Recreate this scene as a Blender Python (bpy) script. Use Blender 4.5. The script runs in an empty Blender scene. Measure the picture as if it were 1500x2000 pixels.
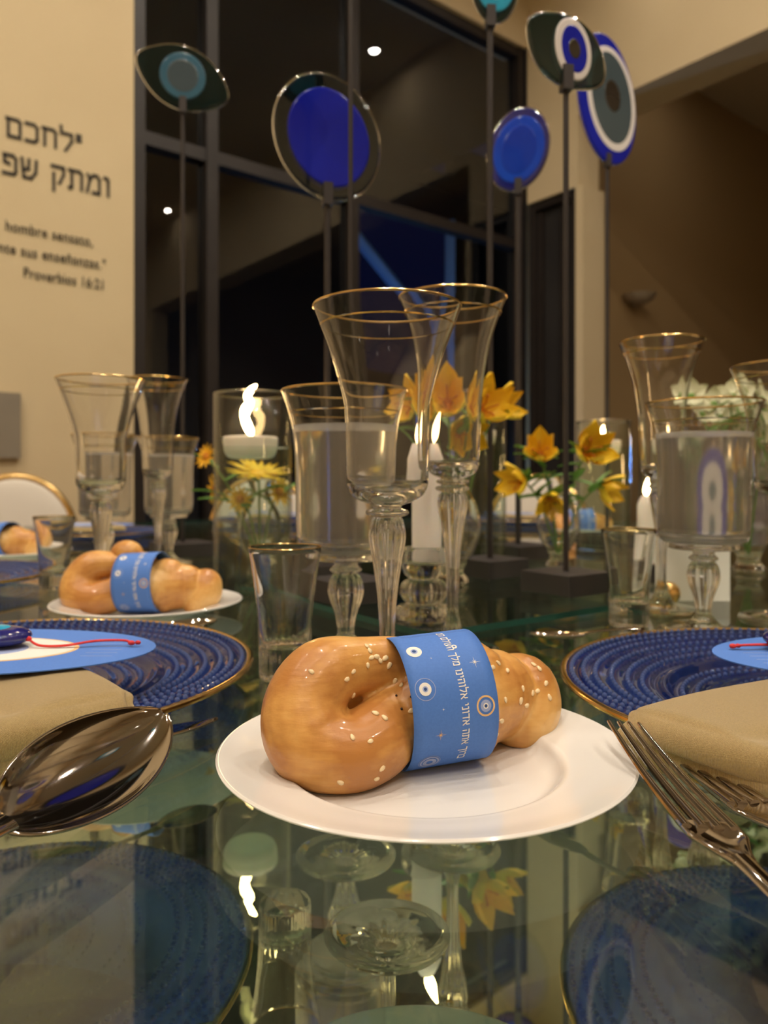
import bpy, math, random
from mathutils import Vector, Matrix
from mathutils.bvhtree import BVHTree
random.seed(7)
PI = math.pi
S = bpy.context.scene
COL = S.collection

# ------------------------------------------------------------ camera, world, exposure
cd = bpy.data.cameras.new('camera'); cam = bpy.data.objects.new('camera', cd); COL.objects.link(cam)
cam.location = (0, 0, .133); cam.rotation_euler = (PI/2, 0, 0)
cd.sensor_fit = 'VERTICAL'; cd.sensor_height = 36; cd.lens = 26.64; cd.shift_y = -.0315
cd.clip_start = .01; cd.clip_end = 100
cd.dof.use_dof = True; cd.dof.focus_distance = .325; cd.dof.aperture_fstop = 11.0
S.camera = cam
S.view_settings.view_transform = 'Standard'; S.view_settings.look = 'None'
S.view_settings.exposure = 0.0; S.view_settings.gamma = 1; S.view_settings.use_curve_mapping = False
S.cycles.max_bounces = 20; S.cycles.transmission_bounces = 16; S.cycles.transparent_max_bounces = 24
S.cycles.glossy_bounces = 10; S.cycles.caustics_reflective = True; S.cycles.caustics_refractive = True; S.cycles.blur_glossy = .4
S.cycles.sample_clamp_indirect = 6
w = bpy.data.worlds.new('night_sky'); S.world = w; w.use_nodes = True
w.node_tree.nodes['Background'].inputs[0].default_value = (.04, .12, .75, 1)     # blue dusk
w.node_tree.nodes['Background'].inputs[1].default_value = .028
LAMP = 2450.0                                                                      # downlight radiance

# ------------------------------------------------------------ materials
def new_mat(name):
    m = bpy.data.materials.new(name); m.use_nodes = True
    nt = m.node_tree; nt.nodes.clear()
    out = nt.nodes.new('ShaderNodeOutputMaterial')
    return m, nt, out
def N(nt, t, **kw):
    n = nt.nodes.new(t)
    for k, v in kw.items():
        if k in n.inputs: n.inputs[k].default_value = v
        else: setattr(n, k, v)
    return n
def c4(c): return (c[0], c[1], c[2], 1)
def pbr(name, col, rough=.5, metal=0, spec=.5, trans=0, ior=1.45, coat=0, sss=0, noise=None, bump=None, emis=None, es=0, sheen=0):
    m, nt, out = new_mat(name)
    b = nt.nodes.new('ShaderNodeBsdfPrincipled')
    b.inputs['Base Color'].default_value = c4(col); b.inputs['Roughness'].default_value = rough
    b.inputs['Metallic'].default_value = metal; b.inputs['Specular IOR Level'].default_value = spec
    b.inputs['Transmission Weight'].default_value = trans; b.inputs['IOR'].default_value = ior
    b.inputs['Coat Weight'].default_value = coat; b.inputs['Coat Roughness'].default_value = .05
    b.inputs['Subsurface Weight'].default_value = sss; b.inputs['Subsurface Radius'].default_value = (.01, .006, .003)
    b.inputs['Sheen Weight'].default_value = sheen
    if emis: b.inputs['Emission Color'].default_value = c4(emis); b.inputs['Emission Strength'].default_value = es
    nt.links.new(b.outputs[0], out.inputs[0])
    tc = nt.nodes.new('ShaderNodeTexCoord')
    if noise:                                   # (scale, colour 2)
        n = N(nt, 'ShaderNodeTexNoise', Scale=noise[0], Detail=4); nt.links.new(tc.outputs['Object'], n.inputs['Vector'])
        r = nt.nodes.new('ShaderNodeValToRGB'); r.color_ramp.elements[0].position = .35; r.color_ramp.elements[1].position = .65
        r.color_ramp.elements[0].color = c4(col); r.color_ramp.elements[1].color = c4(noise[1])
        nt.links.new(n.outputs[0], r.inputs[0]); nt.links.new(r.outputs[0], b.inputs['Base Color'])
    if bump:                                    # (scale, strength, distance)
        n = N(nt, 'ShaderNodeTexNoise', Scale=bump[0], Detail=3); nt.links.new(tc.outputs['Object'], n.inputs['Vector'])
        bp = N(nt, 'ShaderNodeBump', Strength=bump[1], Distance=bump[2]); nt.links.new(n.outputs[0], bp.inputs['Height'])
        nt.links.new(bp.outputs[0], b.inputs['Normal'])
    return m
def thin_glass(name, tint=(1, 1, 1), ior=1.5, diffuse=None, dw=0.0, rough=0.0, glow=None):
    """clear pane: Fresnel mix of mirror gloss and tinted see-through, so lamps light what stands behind it"""
    m, nt, out = new_mat(name)
    f = N(nt, 'ShaderNodeFresnel', IOR=ior)
    geo = nt.nodes.new('ShaderNodeNewGeometry'); mr = nt.nodes.new('ShaderNodeMapRange')      # same reflectance from both faces of the pane
    mr.inputs['To Min'].default_value = ior; mr.inputs['To Max'].default_value = 1/ior
    nt.links.new(geo.outputs['Backfacing'], mr.inputs[0]); nt.links.new(mr.outputs[0], f.inputs['IOR'])
    t = N(nt, 'ShaderNodeBsdfTransparent', Color=c4(tint)); g = N(nt, 'ShaderNodeBsdfGlossy', Roughness=rough)
    last = t.outputs[0]
    if diffuse:
        d = N(nt, 'ShaderNodeBsdfDiffuse', Color=c4(diffuse)); mx = N(nt, 'ShaderNodeMixShader', Fac=dw)
        if glow:                                # milky share that lets lamplight scatter through
            tl = N(nt, 'ShaderNodeBsdfTranslucent', Color=c4(glow)); m2 = N(nt, 'ShaderNodeMixShader', Fac=.65)
            nt.links.new(d.outputs[0], m2.inputs[1]); nt.links.new(tl.outputs[0], m2.inputs[2]); d = m2
        nt.links.new(last, mx.inputs[1]); nt.links.new(d.outputs[0], mx.inputs[2]); last = mx.outputs[0]
    mx = nt.nodes.new('ShaderNodeMixShader')
    nt.links.new(f.outputs[0], mx.inputs[0]); nt.links.new(last, mx.inputs[1]); nt.links.new(g.outputs[0], mx.inputs[2])
    nt.links.new(mx.outputs[0], out.inputs[0])
    return m
def real_glass(name, col=(1, 1, 1), ior=1.48, rough=0.0):
    m, nt, out = new_mat(name)
    g = N(nt, 'ShaderNodeBsdfGlass', Color=c4(col), IOR=ior, Roughness=rough)
    nt.links.new(g.outputs[0], out.inputs[0]); return m
def emit(name, col, s):
    m, nt, out = new_mat(name); e = N(nt, 'ShaderNodeEmission', Color=c4(col), Strength=s)
    nt.links.new(e.outputs[0], out.inputs[0]); return m

M = {}
M['wall'] = pbr('cream_plaster', (.61, .485, .30), .85, bump=(60, .12, .003), noise=(3, (.59, .465, .285)))
M['ceiling'] = pbr('ceiling_paint', (.62, .50, .32), .9, bump=(80, .1, .002))
M['floor'] = pbr('dark_stone_floor', (.08, .06, .05), .35, noise=(4, (.11, .085, .065)))
M['dim_wall'] = pbr('dim_cream_plaster', (.42, .28, .13), .85, bump=(50, .1, .003))  # cream plaster with the far room's dimness put into a browner base colour
M['frame'] = pbr('dark_bronze_frame', (.014, .0095, .008), .5, noise=(9, (.018, .013, .011)))
M['pane'] = thin_glass('window_pane', (.75, .78, .8), 1.6)
M['night'] = pbr('night_wall', (.012, .010, .010), .9, noise=(2, (.02, .017, .016)))
M['bluepost'] = pbr('pale_blue_post', (.25, .45, .85), .6, noise=(5, (.22, .42, .8)))
M['crystal'] = real_glass('crystal_glass', (1, 1, 1), 1.5)
M['vaseglass'] = thin_glass('clear_vase_glass', (.97, .985, .975), 1.5)
M['water'] = real_glass('drinking_water', (.985, .99, .975), 1.33)
def cloudy():
    m, nt, out = new_mat('cold_cloudy_water')
    g = N(nt, 'ShaderNodeBsdfGlass', Color=(.97, .96, .95, 1), IOR=1.33, Roughness=.12)
    d = N(nt, 'ShaderNodeBsdfDiffuse', Color=(.74, .68, .60, 1)); t = N(nt, 'ShaderNodeBsdfTranslucent', Color=(.85, .78, .68, 1))
    a = N(nt, 'ShaderNodeMixShader', Fac=.6); b = N(nt, 'ShaderNodeMixShader', Fac=.24)
    nt.links.new(d.outputs[0], a.inputs[1]); nt.links.new(t.outputs[0], a.inputs[2])
    nt.links.new(g.outputs[0], b.inputs[1]); nt.links.new(a.outputs[0], b.inputs[2]); nt.links.new(b.outputs[0], out.inputs[0]); return m
M['water'] = cloudy()
M['vasewater'] = thin_glass('vase_water', (.90, .95, .90), 1.33)
M['gold'] = pbr('gold_band', (.85, .55, .20), .18, metal=1, noise=(40, (.95, .66, .28)))
M['top'] = thin_glass('table_glass', (.955, .985, .965), 1.5)
M['tile'] = thin_glass('glass_tile', (.88, .95, .92), 1.5)
M['edge'] = pbr('green_glass_edge', (.012, .055, .042), .12, noise=(30, (.016, .07, .055)))
def mirror_mat():
    m, nt, out = new_mat('green_tinted_mirror')
    g = N(nt, 'ShaderNodeBsdfGlossy', Roughness=.0, Color=(.80, .89, .80, 1))
    d = N(nt, 'ShaderNodeBsdfDiffuse', Color=(.10, .13, .10, 1)); mx = N(nt, 'ShaderNodeMixShader', Fac=.10)
    nt.links.new(g.outputs[0], mx.inputs[1]); nt.links.new(d.outputs[0], mx.inputs[2]); nt.links.new(mx.outputs[0], out.inputs[0])
    return m
M['mirror'] = mirror_mat()
M['metalframe'] = pbr('table_metal', (.35, .27, .15), .3, metal=1, noise=(12, (.40, .31, .18)))
M['bluglass'] = thin_glass('cobalt_glass', (.24, .36, .80), 1.6, diffuse=(.02, .04, .26), dw=.42, glow=(.14, .22, .30))
M['blubead'] = thin_glass('cobalt_glass_bead', (.45, .55, .90), 1.9, diffuse=(.20, .30, .72), dw=.50, glow=(.34, .46, .58))
M['porcelain'] = pbr('white_porcelain', (.74, .71, .68), .16, coat=.5, noise=(3, (.72, .69, .655)))
M['chrome'] = pbr('polished_steel', (.50, .46, .43), .06, metal=1, noise=(20, (.47, .43, .40)))
M['wax'] = pbr('white_wax', (.82, .74, .66), .45, sss=.3, noise=(12, (.78, .70, .62)))
M['wick'] = pbr('wick', (.03, .02, .02), .9, noise=(50, (.06, .04, .03)))
M['flame'] = emit('flame', (1, .62, .26), 42)
M['lens_dim'] = emit('dimmed_lens', (1, .89, .74), LAMP*.14)
M['lens'] = emit('downlight_lens', (1, .89, .74), LAMP)
M['blackmetal'] = pbr('matt_black_metal', (.030, .024, .024), .55, metal=.2, noise=(15, (.038, .03, .028)))
M['yellow'] = pbr('yellow_petal', (.80, .50, .02), .5, sss=.1, noise=(60, (.85, .58, .03)))
M['amber'] = pbr('amber_petal', (.80, .40, .015), .5, noise=(60, (.82, .50, .02)))
M['orange'] = pbr('orange_centre', (.45, .14, .01), .7, noise=(90, (.6, .22, .01)))
M['white_petal'] = pbr('white_petal', (.62, .62, .42), .6, noise=(40, (.70, .68, .50)))
M['leaf'] = pbr('green_leaf', (.10, .22, .03), .5, noise=(30, (.16, .30, .05)))
M['stem'] = pbr('flower_stem', (.09, .17, .03), .5, noise=(30, (.12, .22, .04)))
M['upholstery'] = pbr('cream_upholstery', (.72, .66, .58), .7, bump=(90, .2, .001), noise=(4, (.70, .64, .56)))
M['cord'] = pbr('red_cord', (.62, .02, .02), .7, bump=(900, .6, .0006), noise=(200, (.7, .05, .04)))
M['cobalt'] = pbr('opaque_cobalt', (.006, .010, .30), .2, spec=.2, coat=.12, noise=(10, (.008, .016, .36)))
M['blue2'] = pbr('bright_blue_glass', (.006, .04, .42), .2, spec=.2, coat=.12, noise=(8, (.01, .06, .5)))
M['blue3'] = pbr('deep_blue_glass', (.005, .028, .34), .2, spec=.2, coat=.12, noise=(8, (.008, .04, .4)))
M['navy'] = pbr('navy_glass', (.010, .012, .12), .08, coat=.6, noise=(8, (.014, .016, .16)))
M['teal'] = pbr('teal_glass', (.03, .10, .16), .15, coat=.5, noise=(8, (.04, .12, .18)))
M['greyteal'] = pbr('slate_glass', (.045, .07, .085), .15, coat=.5, noise=(8, (.055, .08, .095)))
M['pupil'] = pbr('black_glass', (.02, .016, .013), .12, coat=.4, noise=(8, (.03, .024, .018)))
M['whiteglass'] = pbr('white_glass', (.72, .68, .68), .18, coat=.5, noise=(8, (.68, .64, .64)))
M['clearblue'] = thin_glass('smoke_glass', (.32, .36, .38), 1.6, diffuse=(.02, .03, .035), dw=.2)
M['clearteal'] = thin_glass('dark_teal_glass', (.16, .27, .28), 1.6, diffuse=(.012, .035, .035), dw=.3)
M['cyan'] = pbr('cyan_glass', (.02, .30, .50), .1, coat=.6, noise=(50, (.03, .38, .6)))
M['black_ink'] = pbr('black_lettering', (.035, .03, .025), .8, noise=(20, (.045, .038, .03)))
M['white_ink'] = pbr('white_print', (.80, .78, .74), .7, noise=(20, (.77, .75, .71)))
M['gold_ink'] = pbr('gold_print', (.72, .45, .20), .6, noise=(200, (.80, .54, .27)))
M['lilac_ink'] = pbr('lilac_print', (.33, .40, .66), .7, noise=(20, (.31, .38, .63)))
M['navy_ink'] = pbr('navy_print', (.02, .06, .20), .7, noise=(20, (.025, .07, .22)))
M['bluepaper'] = pbr('blue_paper', (.075, .20, .60), .65, noise=(900, (.068, .185, .57)), bump=(1500, .12, .0002))
M['cardpaper'] = pbr('white_card', (.74, .72, .68), .7, noise=(30, (.72, .70, .66)))
M['seed'] = pbr('sesame', (.86, .68, .42), .5, noise=(400, (.80, .60, .34)))
M['poppy'] = pbr('poppy_seed', (.015, .010, .010), .5, noise=(400, (.03, .02, .02)))
M['sconce'] = pbr('sconce_plaster', (.42, .34, .24), .8, noise=(6, (.40, .32, .22)))
M['greypanel'] = pbr('grey_panel', (.24, .20, .15), .5, noise=(6, (.22, .185, .14)))
M['armchair'] = pbr('grey_armchair', (.13, .11, .12), .85, noise=(9, (.16, .135, .14)))
def satin():
    m = pbr('gold_satin', (.44, .31, .12), .34, metal=.2, sheen=.3)
    nt = m.node_tree; b = nt.nodes['Principled BSDF']; b.inputs['Anisotropic'].default_value = .5
    tc = nt.nodes['Texture Coordinate']
    wv = N(nt, 'ShaderNodeTexWave', Scale=900.0, Distortion=.6, bands_direction='X')
    wv2 = N(nt, 'ShaderNodeTexWave', Scale=900.0, Distortion=.6, bands_direction='Y')
    ns = N(nt, 'ShaderNodeTexNoise', Scale=1400.0)
    nt.links.new(tc.outputs['Object'], wv.inputs[0]); nt.links.new(tc.outputs['Object'], wv2.inputs[0]); nt.links.new(tc.outputs['Object'], ns.inputs['Vector'])
    mul = N(nt, 'ShaderNodeMath', operation='MULTIPLY'); nt.links.new(wv.outputs[1], mul.inputs[0]); nt.links.new(wv2.outputs[1], mul.inputs[1])
    r = nt.nodes.new('ShaderNodeValToRGB'); r.color_ramp.elements[0].color = (.34, .22, .07, 1); r.color_ramp.elements[1].color = (.66, .48, .20, 1)
    nt.links.new(ns.outputs[0], r.inputs[0]); nt.links.new(r.outputs[0], b.inputs['Base Color'])
    bp = N(nt, 'ShaderNodeBump', Strength=.8, Distance=.0005); nt.links.new(mul.outputs[0], bp.inputs['Height']); nt.links.new(bp.outputs[0], b.inputs['Normal'])
    return m
M['satin'] = satin()
def bread_mat():
    m = pbr('baked_crust', (.72, .40, .13), .36, coat=.28, sss=.06)
    nt = m.node_tree; b = nt.nodes['Principled BSDF']; tc = nt.nodes['Texture Coordinate']
    n1 = N(nt, 'ShaderNodeTexNoise', Scale=20.0, Detail=5); nt.links.new(tc.outputs['Object'], n1.inputs['Vector'])
    mp = N(nt, 'ShaderNodeMapping'); mp.inputs['Scale'].default_value = (60, 200, 420); mp.inputs['Rotation'].default_value = (0, .5, 0)
    nt.links.new(tc.outputs['Object'], mp.inputs[0])
    n2 = N(nt, 'ShaderNodeTexNoise', Scale=1.0, Detail=3); nt.links.new(mp.outputs[0], n2.inputs['Vector'])
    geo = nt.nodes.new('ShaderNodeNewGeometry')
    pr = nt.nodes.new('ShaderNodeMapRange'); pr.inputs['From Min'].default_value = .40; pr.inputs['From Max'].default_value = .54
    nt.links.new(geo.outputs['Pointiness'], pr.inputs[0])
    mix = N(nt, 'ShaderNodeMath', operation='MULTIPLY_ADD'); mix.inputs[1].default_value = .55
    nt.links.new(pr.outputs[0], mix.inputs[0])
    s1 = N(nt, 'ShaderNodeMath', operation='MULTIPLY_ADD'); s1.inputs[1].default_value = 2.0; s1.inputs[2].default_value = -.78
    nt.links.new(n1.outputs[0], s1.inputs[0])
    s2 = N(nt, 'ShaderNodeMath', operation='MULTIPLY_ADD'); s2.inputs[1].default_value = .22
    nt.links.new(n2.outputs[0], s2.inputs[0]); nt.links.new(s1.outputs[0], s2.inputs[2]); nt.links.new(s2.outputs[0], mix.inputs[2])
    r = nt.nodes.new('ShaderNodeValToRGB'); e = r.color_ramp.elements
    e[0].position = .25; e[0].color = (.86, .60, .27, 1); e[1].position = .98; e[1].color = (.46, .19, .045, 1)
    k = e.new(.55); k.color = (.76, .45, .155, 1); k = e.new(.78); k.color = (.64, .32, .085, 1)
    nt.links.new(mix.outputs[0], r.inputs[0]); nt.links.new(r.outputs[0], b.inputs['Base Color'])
    n3 = N(nt, 'ShaderNodeTexNoise', Scale=500.0, Detail=3); nt.links.new(tc.outputs['Object'], n3.inputs['Vector'])
    ad = N(nt, 'ShaderNodeMath', operation='MULTIPLY_ADD'); ad.inputs[1].default_value = .35
    nt.links.new(n3.outputs[0], ad.inputs[0]); nt.links.new(n2.outputs[0], ad.inputs[2])
    bp = N(nt, 'ShaderNodeBump', Strength=.22, Distance=.0008); nt.links.new(ad.outputs[0], bp.inputs['Height']); nt.links.new(bp.outputs[0], b.inputs['Normal'])
    return m
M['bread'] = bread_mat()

# ------------------------------------------------------------ mesh helpers
def Vv(*a): return Vector(a)
class MB:
    def __init__(s): s.v = []; s.f = []
    def add(s, vs, fs):
        k = len(s.v); s.v += [tuple(p) for p in vs]; s.f += [tuple(i+k for i in f) for f in fs]; return s
    def box(s, lo, hi, F=None):
        x0, y0, z0 = lo; x1, y1, z1 = hi
        vs = [Vector(p) for p in ((x0,y0,z0),(x1,y0,z0),(x1,y1,z0),(x0,y1,z0),(x0,y0,z1),(x1,y0,z1),(x1,y1,z1),(x0,y1,z1))]
        if F: vs = [F @ p for p in vs]
        return s.add(vs, [(0,3,2,1),(4,5,6,7),(0,1,5,4),(1,2,6,5),(2,3,7,6),(3,0,4,7)])
    def lathe(s, prof, n=48, c=(0,0,0), flute=None):
        vs = []; fs = []; m = len(prof)
        for i in range(n):
            a = 2*PI*i/n
            for r, z in prof:
                if flute and flute[0] < z < flute[1]: r *= 1 + flute[3]*math.cos(flute[2]*a)*math.sin(PI*(z-flute[0])/(flute[1]-flute[0]))**.4
                vs.append((c[0]+r*math.cos(a), c[1]+r*math.sin(a), c[2]+z))
        for i in range(n):
            j = (i+1) % n
            for k in range(m-1): fs.append((i*m+k, j*m+k, j*m+k+1, i*m+k+1))
        return s.add(vs, fs)
    def tube(s, pts, rad, n=12, flat=1.0, closed=False):
        P = [Vector(p) for p in pts]; R = rad if isinstance(rad, (list, tuple)) else [rad]*len(P)
        vs = []; fs = []; up = None
        for i, p in enumerate(P):
            if closed: t = P[(i+1) % len(P)] - P[i-1]
            else: t = P[min(i+1, len(P)-1)] - P[max(i-1, 0)]
            t.normalize()
            if up is None:
                up = Vector((0,0,1)) if abs(t.z) < .9 else Vector((1,0,0))
            up = (up - t*up.dot(t)).normalized(); sd = t.cross(up)
            for k in range(n):
                a = 2*PI*k/n; vs.append(p + sd*math.cos(a)*R[i] + up*math.sin(a)*R[i]*flat)
        m = len(P)
        for i in range(m if closed else m-1):
            j = (i+1) % m
            for k in range(n): fs.append((i*n+k, i*n+(k+1) % n, j*n+(k+1) % n, j*n+k))
        if not closed: fs.append(tuple(reversed(range(n)))); fs.append(tuple((m-1)*n+k for k in range(n)))
        return s.add(vs, fs)
    def ball(s, c, r, n=10, m=7):
        if not isinstance(r, (tuple, list)): r = (r, r, r)
        vs = [(c[0], c[1], c[2]-r[2])]; fs = []
        for i in range(1, m):
            a = PI*i/m
            for k in range(n):
                b = 2*PI*k/n; vs.append((c[0]+r[0]*math.sin(a)*math.cos(b), c[1]+r[1]*math.sin(a)*math.sin(b), c[2]-r[2]*math.cos(a)))
        vs.append((c[0], c[1], c[2]+r[2])); L = len(vs)-1
        for k in range(n):
            fs.append((0, 1+(k+1) % n, 1+k)); fs.append((L, L-n+k, L-n+(k+1) % n))
            for i in range(m-2): fs.append((1+i*n+k, 1+i*n+(k+1) % n, 1+(i+1)*n+(k+1) % n, 1+(i+1)*n+k))
        return s.add(vs, fs)
    def prism(s, outline, y0, y1):
        """outline in x,z; extruded along y"""
        n = len(outline); vs = [(x, y0, z) for x, z in outline] + [(x, y1, z) for x, z in outline]
        fs = [tuple(range(n)), tuple(reversed(range(n, 2*n)))] + [(i, i+n, (i+1) % n+n, (i+1) % n) for i in range(n)]
        return s.add(vs, fs)
    def grid(s, fn, nu, nv):
        vs = [fn(i/nu, j/nv) for j in range(nv+1) for i in range(nu+1)]
        fs = [(j*(nu+1)+i, j*(nu+1)+i+1, (j+1)*(nu+1)+i+1, (j+1)*(nu+1)+i) for j in range(nv) for i in range(nu)]
        return s.add(vs, fs)
    def mesh(s, name, mat, smooth=35):
        me = bpy.data.meshes.new(name); me.from_pydata(s.v, [], s.f); me.validate()
        if mat: me.materials.append(mat)
        if smooth: me.shade_smooth(); me.set_sharp_from_angle(angle=math.radians(smooth))
        return me
    def obj(s, name, mat, parent=None, loc=None, smooth=35):
        return link(name, s.mesh(name, mat, smooth), parent, loc)
def link(name, me, parent=None, loc=None, rot=None):
    o = bpy.data.objects.new(name, me); COL.objects.link(o)
    if parent: o.parent = parent
    if loc is not None: o.location = loc
    if rot is not None: o.rotation_euler = rot
    return o
def mods(o, *ms):
    for t, kw in ms:
        m = o.modifiers.new(t.lower(), t)
        for k, v in kw.items(): setattr(m, k, v)
    return o
def tag(o, label=None, cat=None, group=None, kind=None):
    if label: o['label'] = label
    if cat: o['category'] = cat
    if group: o['group'] = group
    if kind: o['kind'] = kind
    return o
def thing(name, label, cat, loc=(0,0,0), rz=0, group=None):
    o = bpy.data.objects.new(name, None); COL.objects.link(o); o.empty_display_size = .02
    o.location = loc; o.rotation_euler = (0, 0, rz); return tag(o, label, cat, group)
KIDS = {}
def copy_tree(src, loc, rz=0, label=None, cat=None, group=None, sc=1.0, top=True):
    c = src.copy(); COL.objects.link(c)
    if top:
        c.location = loc; c.rotation_euler = (0, 0, rz); c.scale = (sc, sc, sc)
        if label: c['label'] = label
        if group: c['group'] = group
    for ch in [o for o in list(COL.objects) if o.parent == src]:
        d = copy_tree(ch, None, top=False); d.parent = c; d.matrix_parent_inverse = ch.matrix_parent_inverse.copy()
    return c
def smooth_path(pts, k=6):
    """Catmull-Rom through tuples of any length"""
    P = [pts[0]] + list(pts) + [pts[-1]]; out = []
    for i in range(1, len(P)-2):
        for j in range(k):
            t = j/k
            out.append(tuple(.5*((2*P[i][d]) + (-P[i-1][d]+P[i+1][d])*t + (2*P[i-1][d]-5*P[i][d]+4*P[i+1][d]-P[i+2][d])*t*t + (-P[i-1][d]+3*P[i][d]-3*P[i+1][d]+P[i+2][d])*t**3) for d in range(len(P[0]))))
    out.append(tuple(pts[-1])); return out
def text_mesh(body, size, extrude=0.0):
    c = bpy.data.curves.new('lettering', 'FONT'); c.body = body; c.size = size; c.extrude = extrude; c.resolution_u = 3
    c.space_character = 1.06
    o = bpy.data.objects.new('lettering', c); COL.objects.link(o); bpy.context.view_layer.update()
    me = bpy.data.meshes.new_from_object(o.evaluated_get(bpy.context.evaluated_depsgraph_get()))
    bpy.data.objects.remove(o); return me
HEB = {'\u05d1': (.8, [[(0,1),(.55,1),(.65,.9),(.65,0)], [(0,0),(.8,0)]]), '\u05e8': (.65, [[(0,1),(.5,1),(.62,.88),(.62,0)]]),
 '\u05d5': (.25, [[(0,1),(.15,1),(.22,.9),(.22,0)]]), '\u05da': (.65, [[(0,1),(.62,1)], [(.6,1),(.6,-.35)]]),
 '\u05d0': (.78, [[(0,1),(.75,0)], [(.68,1),(.68,.62),(.5,.42)], [(.22,.70),(.05,.4),(.05,0)]]),
 '\u05ea': (.75, [[(0,0),(.12,0),(.15,.1),(.15,1)], [(0,1),(.6,1),(.72,.88),(.72,0)]]),
 '\u05d4': (.72, [[(0,1),(.6,1),(.7,.88),(.7,0)], [(.12,.6),(.12,0)]]), '\u05d3': (.7, [[(0,1),(.7,1)], [(.55,1),(.55,0)]]),
 '\u05e0': (.35, [[(.05,1),(.25,1),(.32,.9),(.32,0),(0,0)]]), '\u05d9': (.22, [[(0,1),(.12,1),(.2,.9),(.2,.55)]]),
 '\u05dc': (.62, [[(0,1.4),(0,1),(.6,1),(.6,.6),(.25,0)]]),
 '\u05de': (.74, [[(.02,1),(.15,.72),(0,0)], [(.15,.72),(.35,1),(.6,1),(.72,.85),(.72,0),(.35,0)]]),
 '\u05e2': (.62, [[(.05,1),(.12,.5),(.32,.1)], [(.6,1),(.6,.6),(.4,.12),(0,-.08)]]),
 '\u05dd': (.72, [[(0,1),(.6,1),(.7,.9),(.7,0),(.08,0),(.08,1)]]), '\u05d7': (.72, [[(0,1),(.6,1),(.7,.88),(.7,0)], [(.1,1),(.1,0)]]),
 '\u05db': (.62, [[(0,1),(.45,1),(.6,.85),(.6,.15),(.45,0),(0,0)]]), '\u05e7': (.68, [[(0,1),(.65,1),(.65,.6),(.42,.1)], [(.1,.6),(.1,-.35)]]),
 '\u05e9': (.8, [[(0,1),(.1,0),(.5,0),(.75,.35),(.78,1)], [(.38,1),(.36,.5),(.06,.4)]]),
 '\u05e4': (.68, [[(.3,.55),(.08,.6),(.05,1),(.5,1),(.66,.85),(.66,.12),(.55,0),(0,0)]]),
 '\u05f4': (.2, [[(0,1.1),(0,.75)], [(.18,1.1),(.18,.75)]])}
def hebrew_mesh(word, height, width, wt=.21, depth=0.0):
    """stroke-drawn Hebrew: the logical string is laid from right to left"""
    x = 0; strokes = []
    for ch in word:
        if ch == ' ': x -= .55; continue
        w_, L = HEB[ch]; x -= w_
        strokes += [[(px+x, py) for px, py in st] for st in L]; x -= .30
    xs = [p[0] for st in strokes for p in st]; x0 = min(xs); k = width/(max(xs)-x0)
    mb = MB(); h = wt/2*height
    for st in strokes:
        P = [((px-x0)*k, py*height) for px, py in st]
        for (ax, ay), (bx, by) in zip(P, P[1:]):
            L = math.hypot(bx-ax, by-ay); n = max(1, int(L/(height*.3))); ux, uy = (bx-ax)/L, (by-ay)/L
            ax, ay, bx, by = ax-ux*h*.8, ay-uy*h*.8, bx+ux*h*.8, by+uy*h*.8
            hh = h*(1.0 if abs(uy) < .5 else .82)
            for q in range(n):
                c = [(ax+(bx-ax)*t+s_*-uy*hh, ay+(by-ay)*t+s_*ux*hh, depth) for t, s_ in ((q/n, -1), ((q+1)/n, -1), ((q+1)/n, 1), (q/n, 1))]
                mb.add(c, [(0, 1, 2, 3)])
    me = bpy.data.meshes.new('lettering'); me.from_pydata(mb.v, [], mb.f); return me
def baked(o):
    bpy.context.view_layer.update()
    me = bpy.data.meshes.new_from_object(o.evaluated_get(bpy.context.evaluated_depsgraph_get()))
    o.modifiers.clear(); o.data = me; return o

# ------------------------------------------------------------ the room (two walls meet at corner K)
K = Vector((.946, 5.0, 0)); A = Vector((-.781, -.625, 0)); B = Vector((.625, -.781, 0))
ZF, ZC = -.78, 3.39
FA = Matrix(((A.x, B.x, 0, K.x), (A.y, B.y, 0, K.y), (0, 0, 1, 0), (0, 0, 0, 1)))    # local (t along window wall, s out of it, z)
def wb(name, boxes, mat, parent=None, kind='structure'):
    m = MB()
    for lo, hi in boxes: m.box(lo, hi, FA)
    o = m.obj(name, mat, parent, smooth=0)
    if kind and not parent: o['kind'] = kind
    return o
WT = 2.63                                       # where the window ends and the cream wall starts
wb('floor', [((-7, -.2, ZF-.1), (6.6, 7.2, ZF))], M['floor'])
wb('ceiling', [((-7, -.2, ZC), (6.6, 7.2, ZC+.1))], M['ceiling'])
wb('wall_left', [((WT, -.2, ZF), (6.6, 0, ZC)), ((0, -.2, 2.98), (WT, 0, ZC))], M['wall'])
wb('wall_back', [((6.4, 0, ZF), (6.6, 7.0, ZC))], M['wall'])
wb('wall_near', [((-7, 7.0, ZF), (6.6, 7.2, ZC))], M['wall'])
wb('wall_right', [((-.22, 0, 1.95), (0, .40, 2.39)), ((-.22, .385, ZF), (0, .44, 1.95)), ((-.30, 0, 2.39), (0, 7.0, ZC)), ((-.22, 6.3, ZF), (0, 7.0, 2.39))], M['wall'])
wb('wall_far', [((-7, -.2, ZF), (-.22, 0, ZC)), ((-7.2, -.2, ZF), (-7, 7.2, ZC))], M['dim_wall'])
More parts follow.
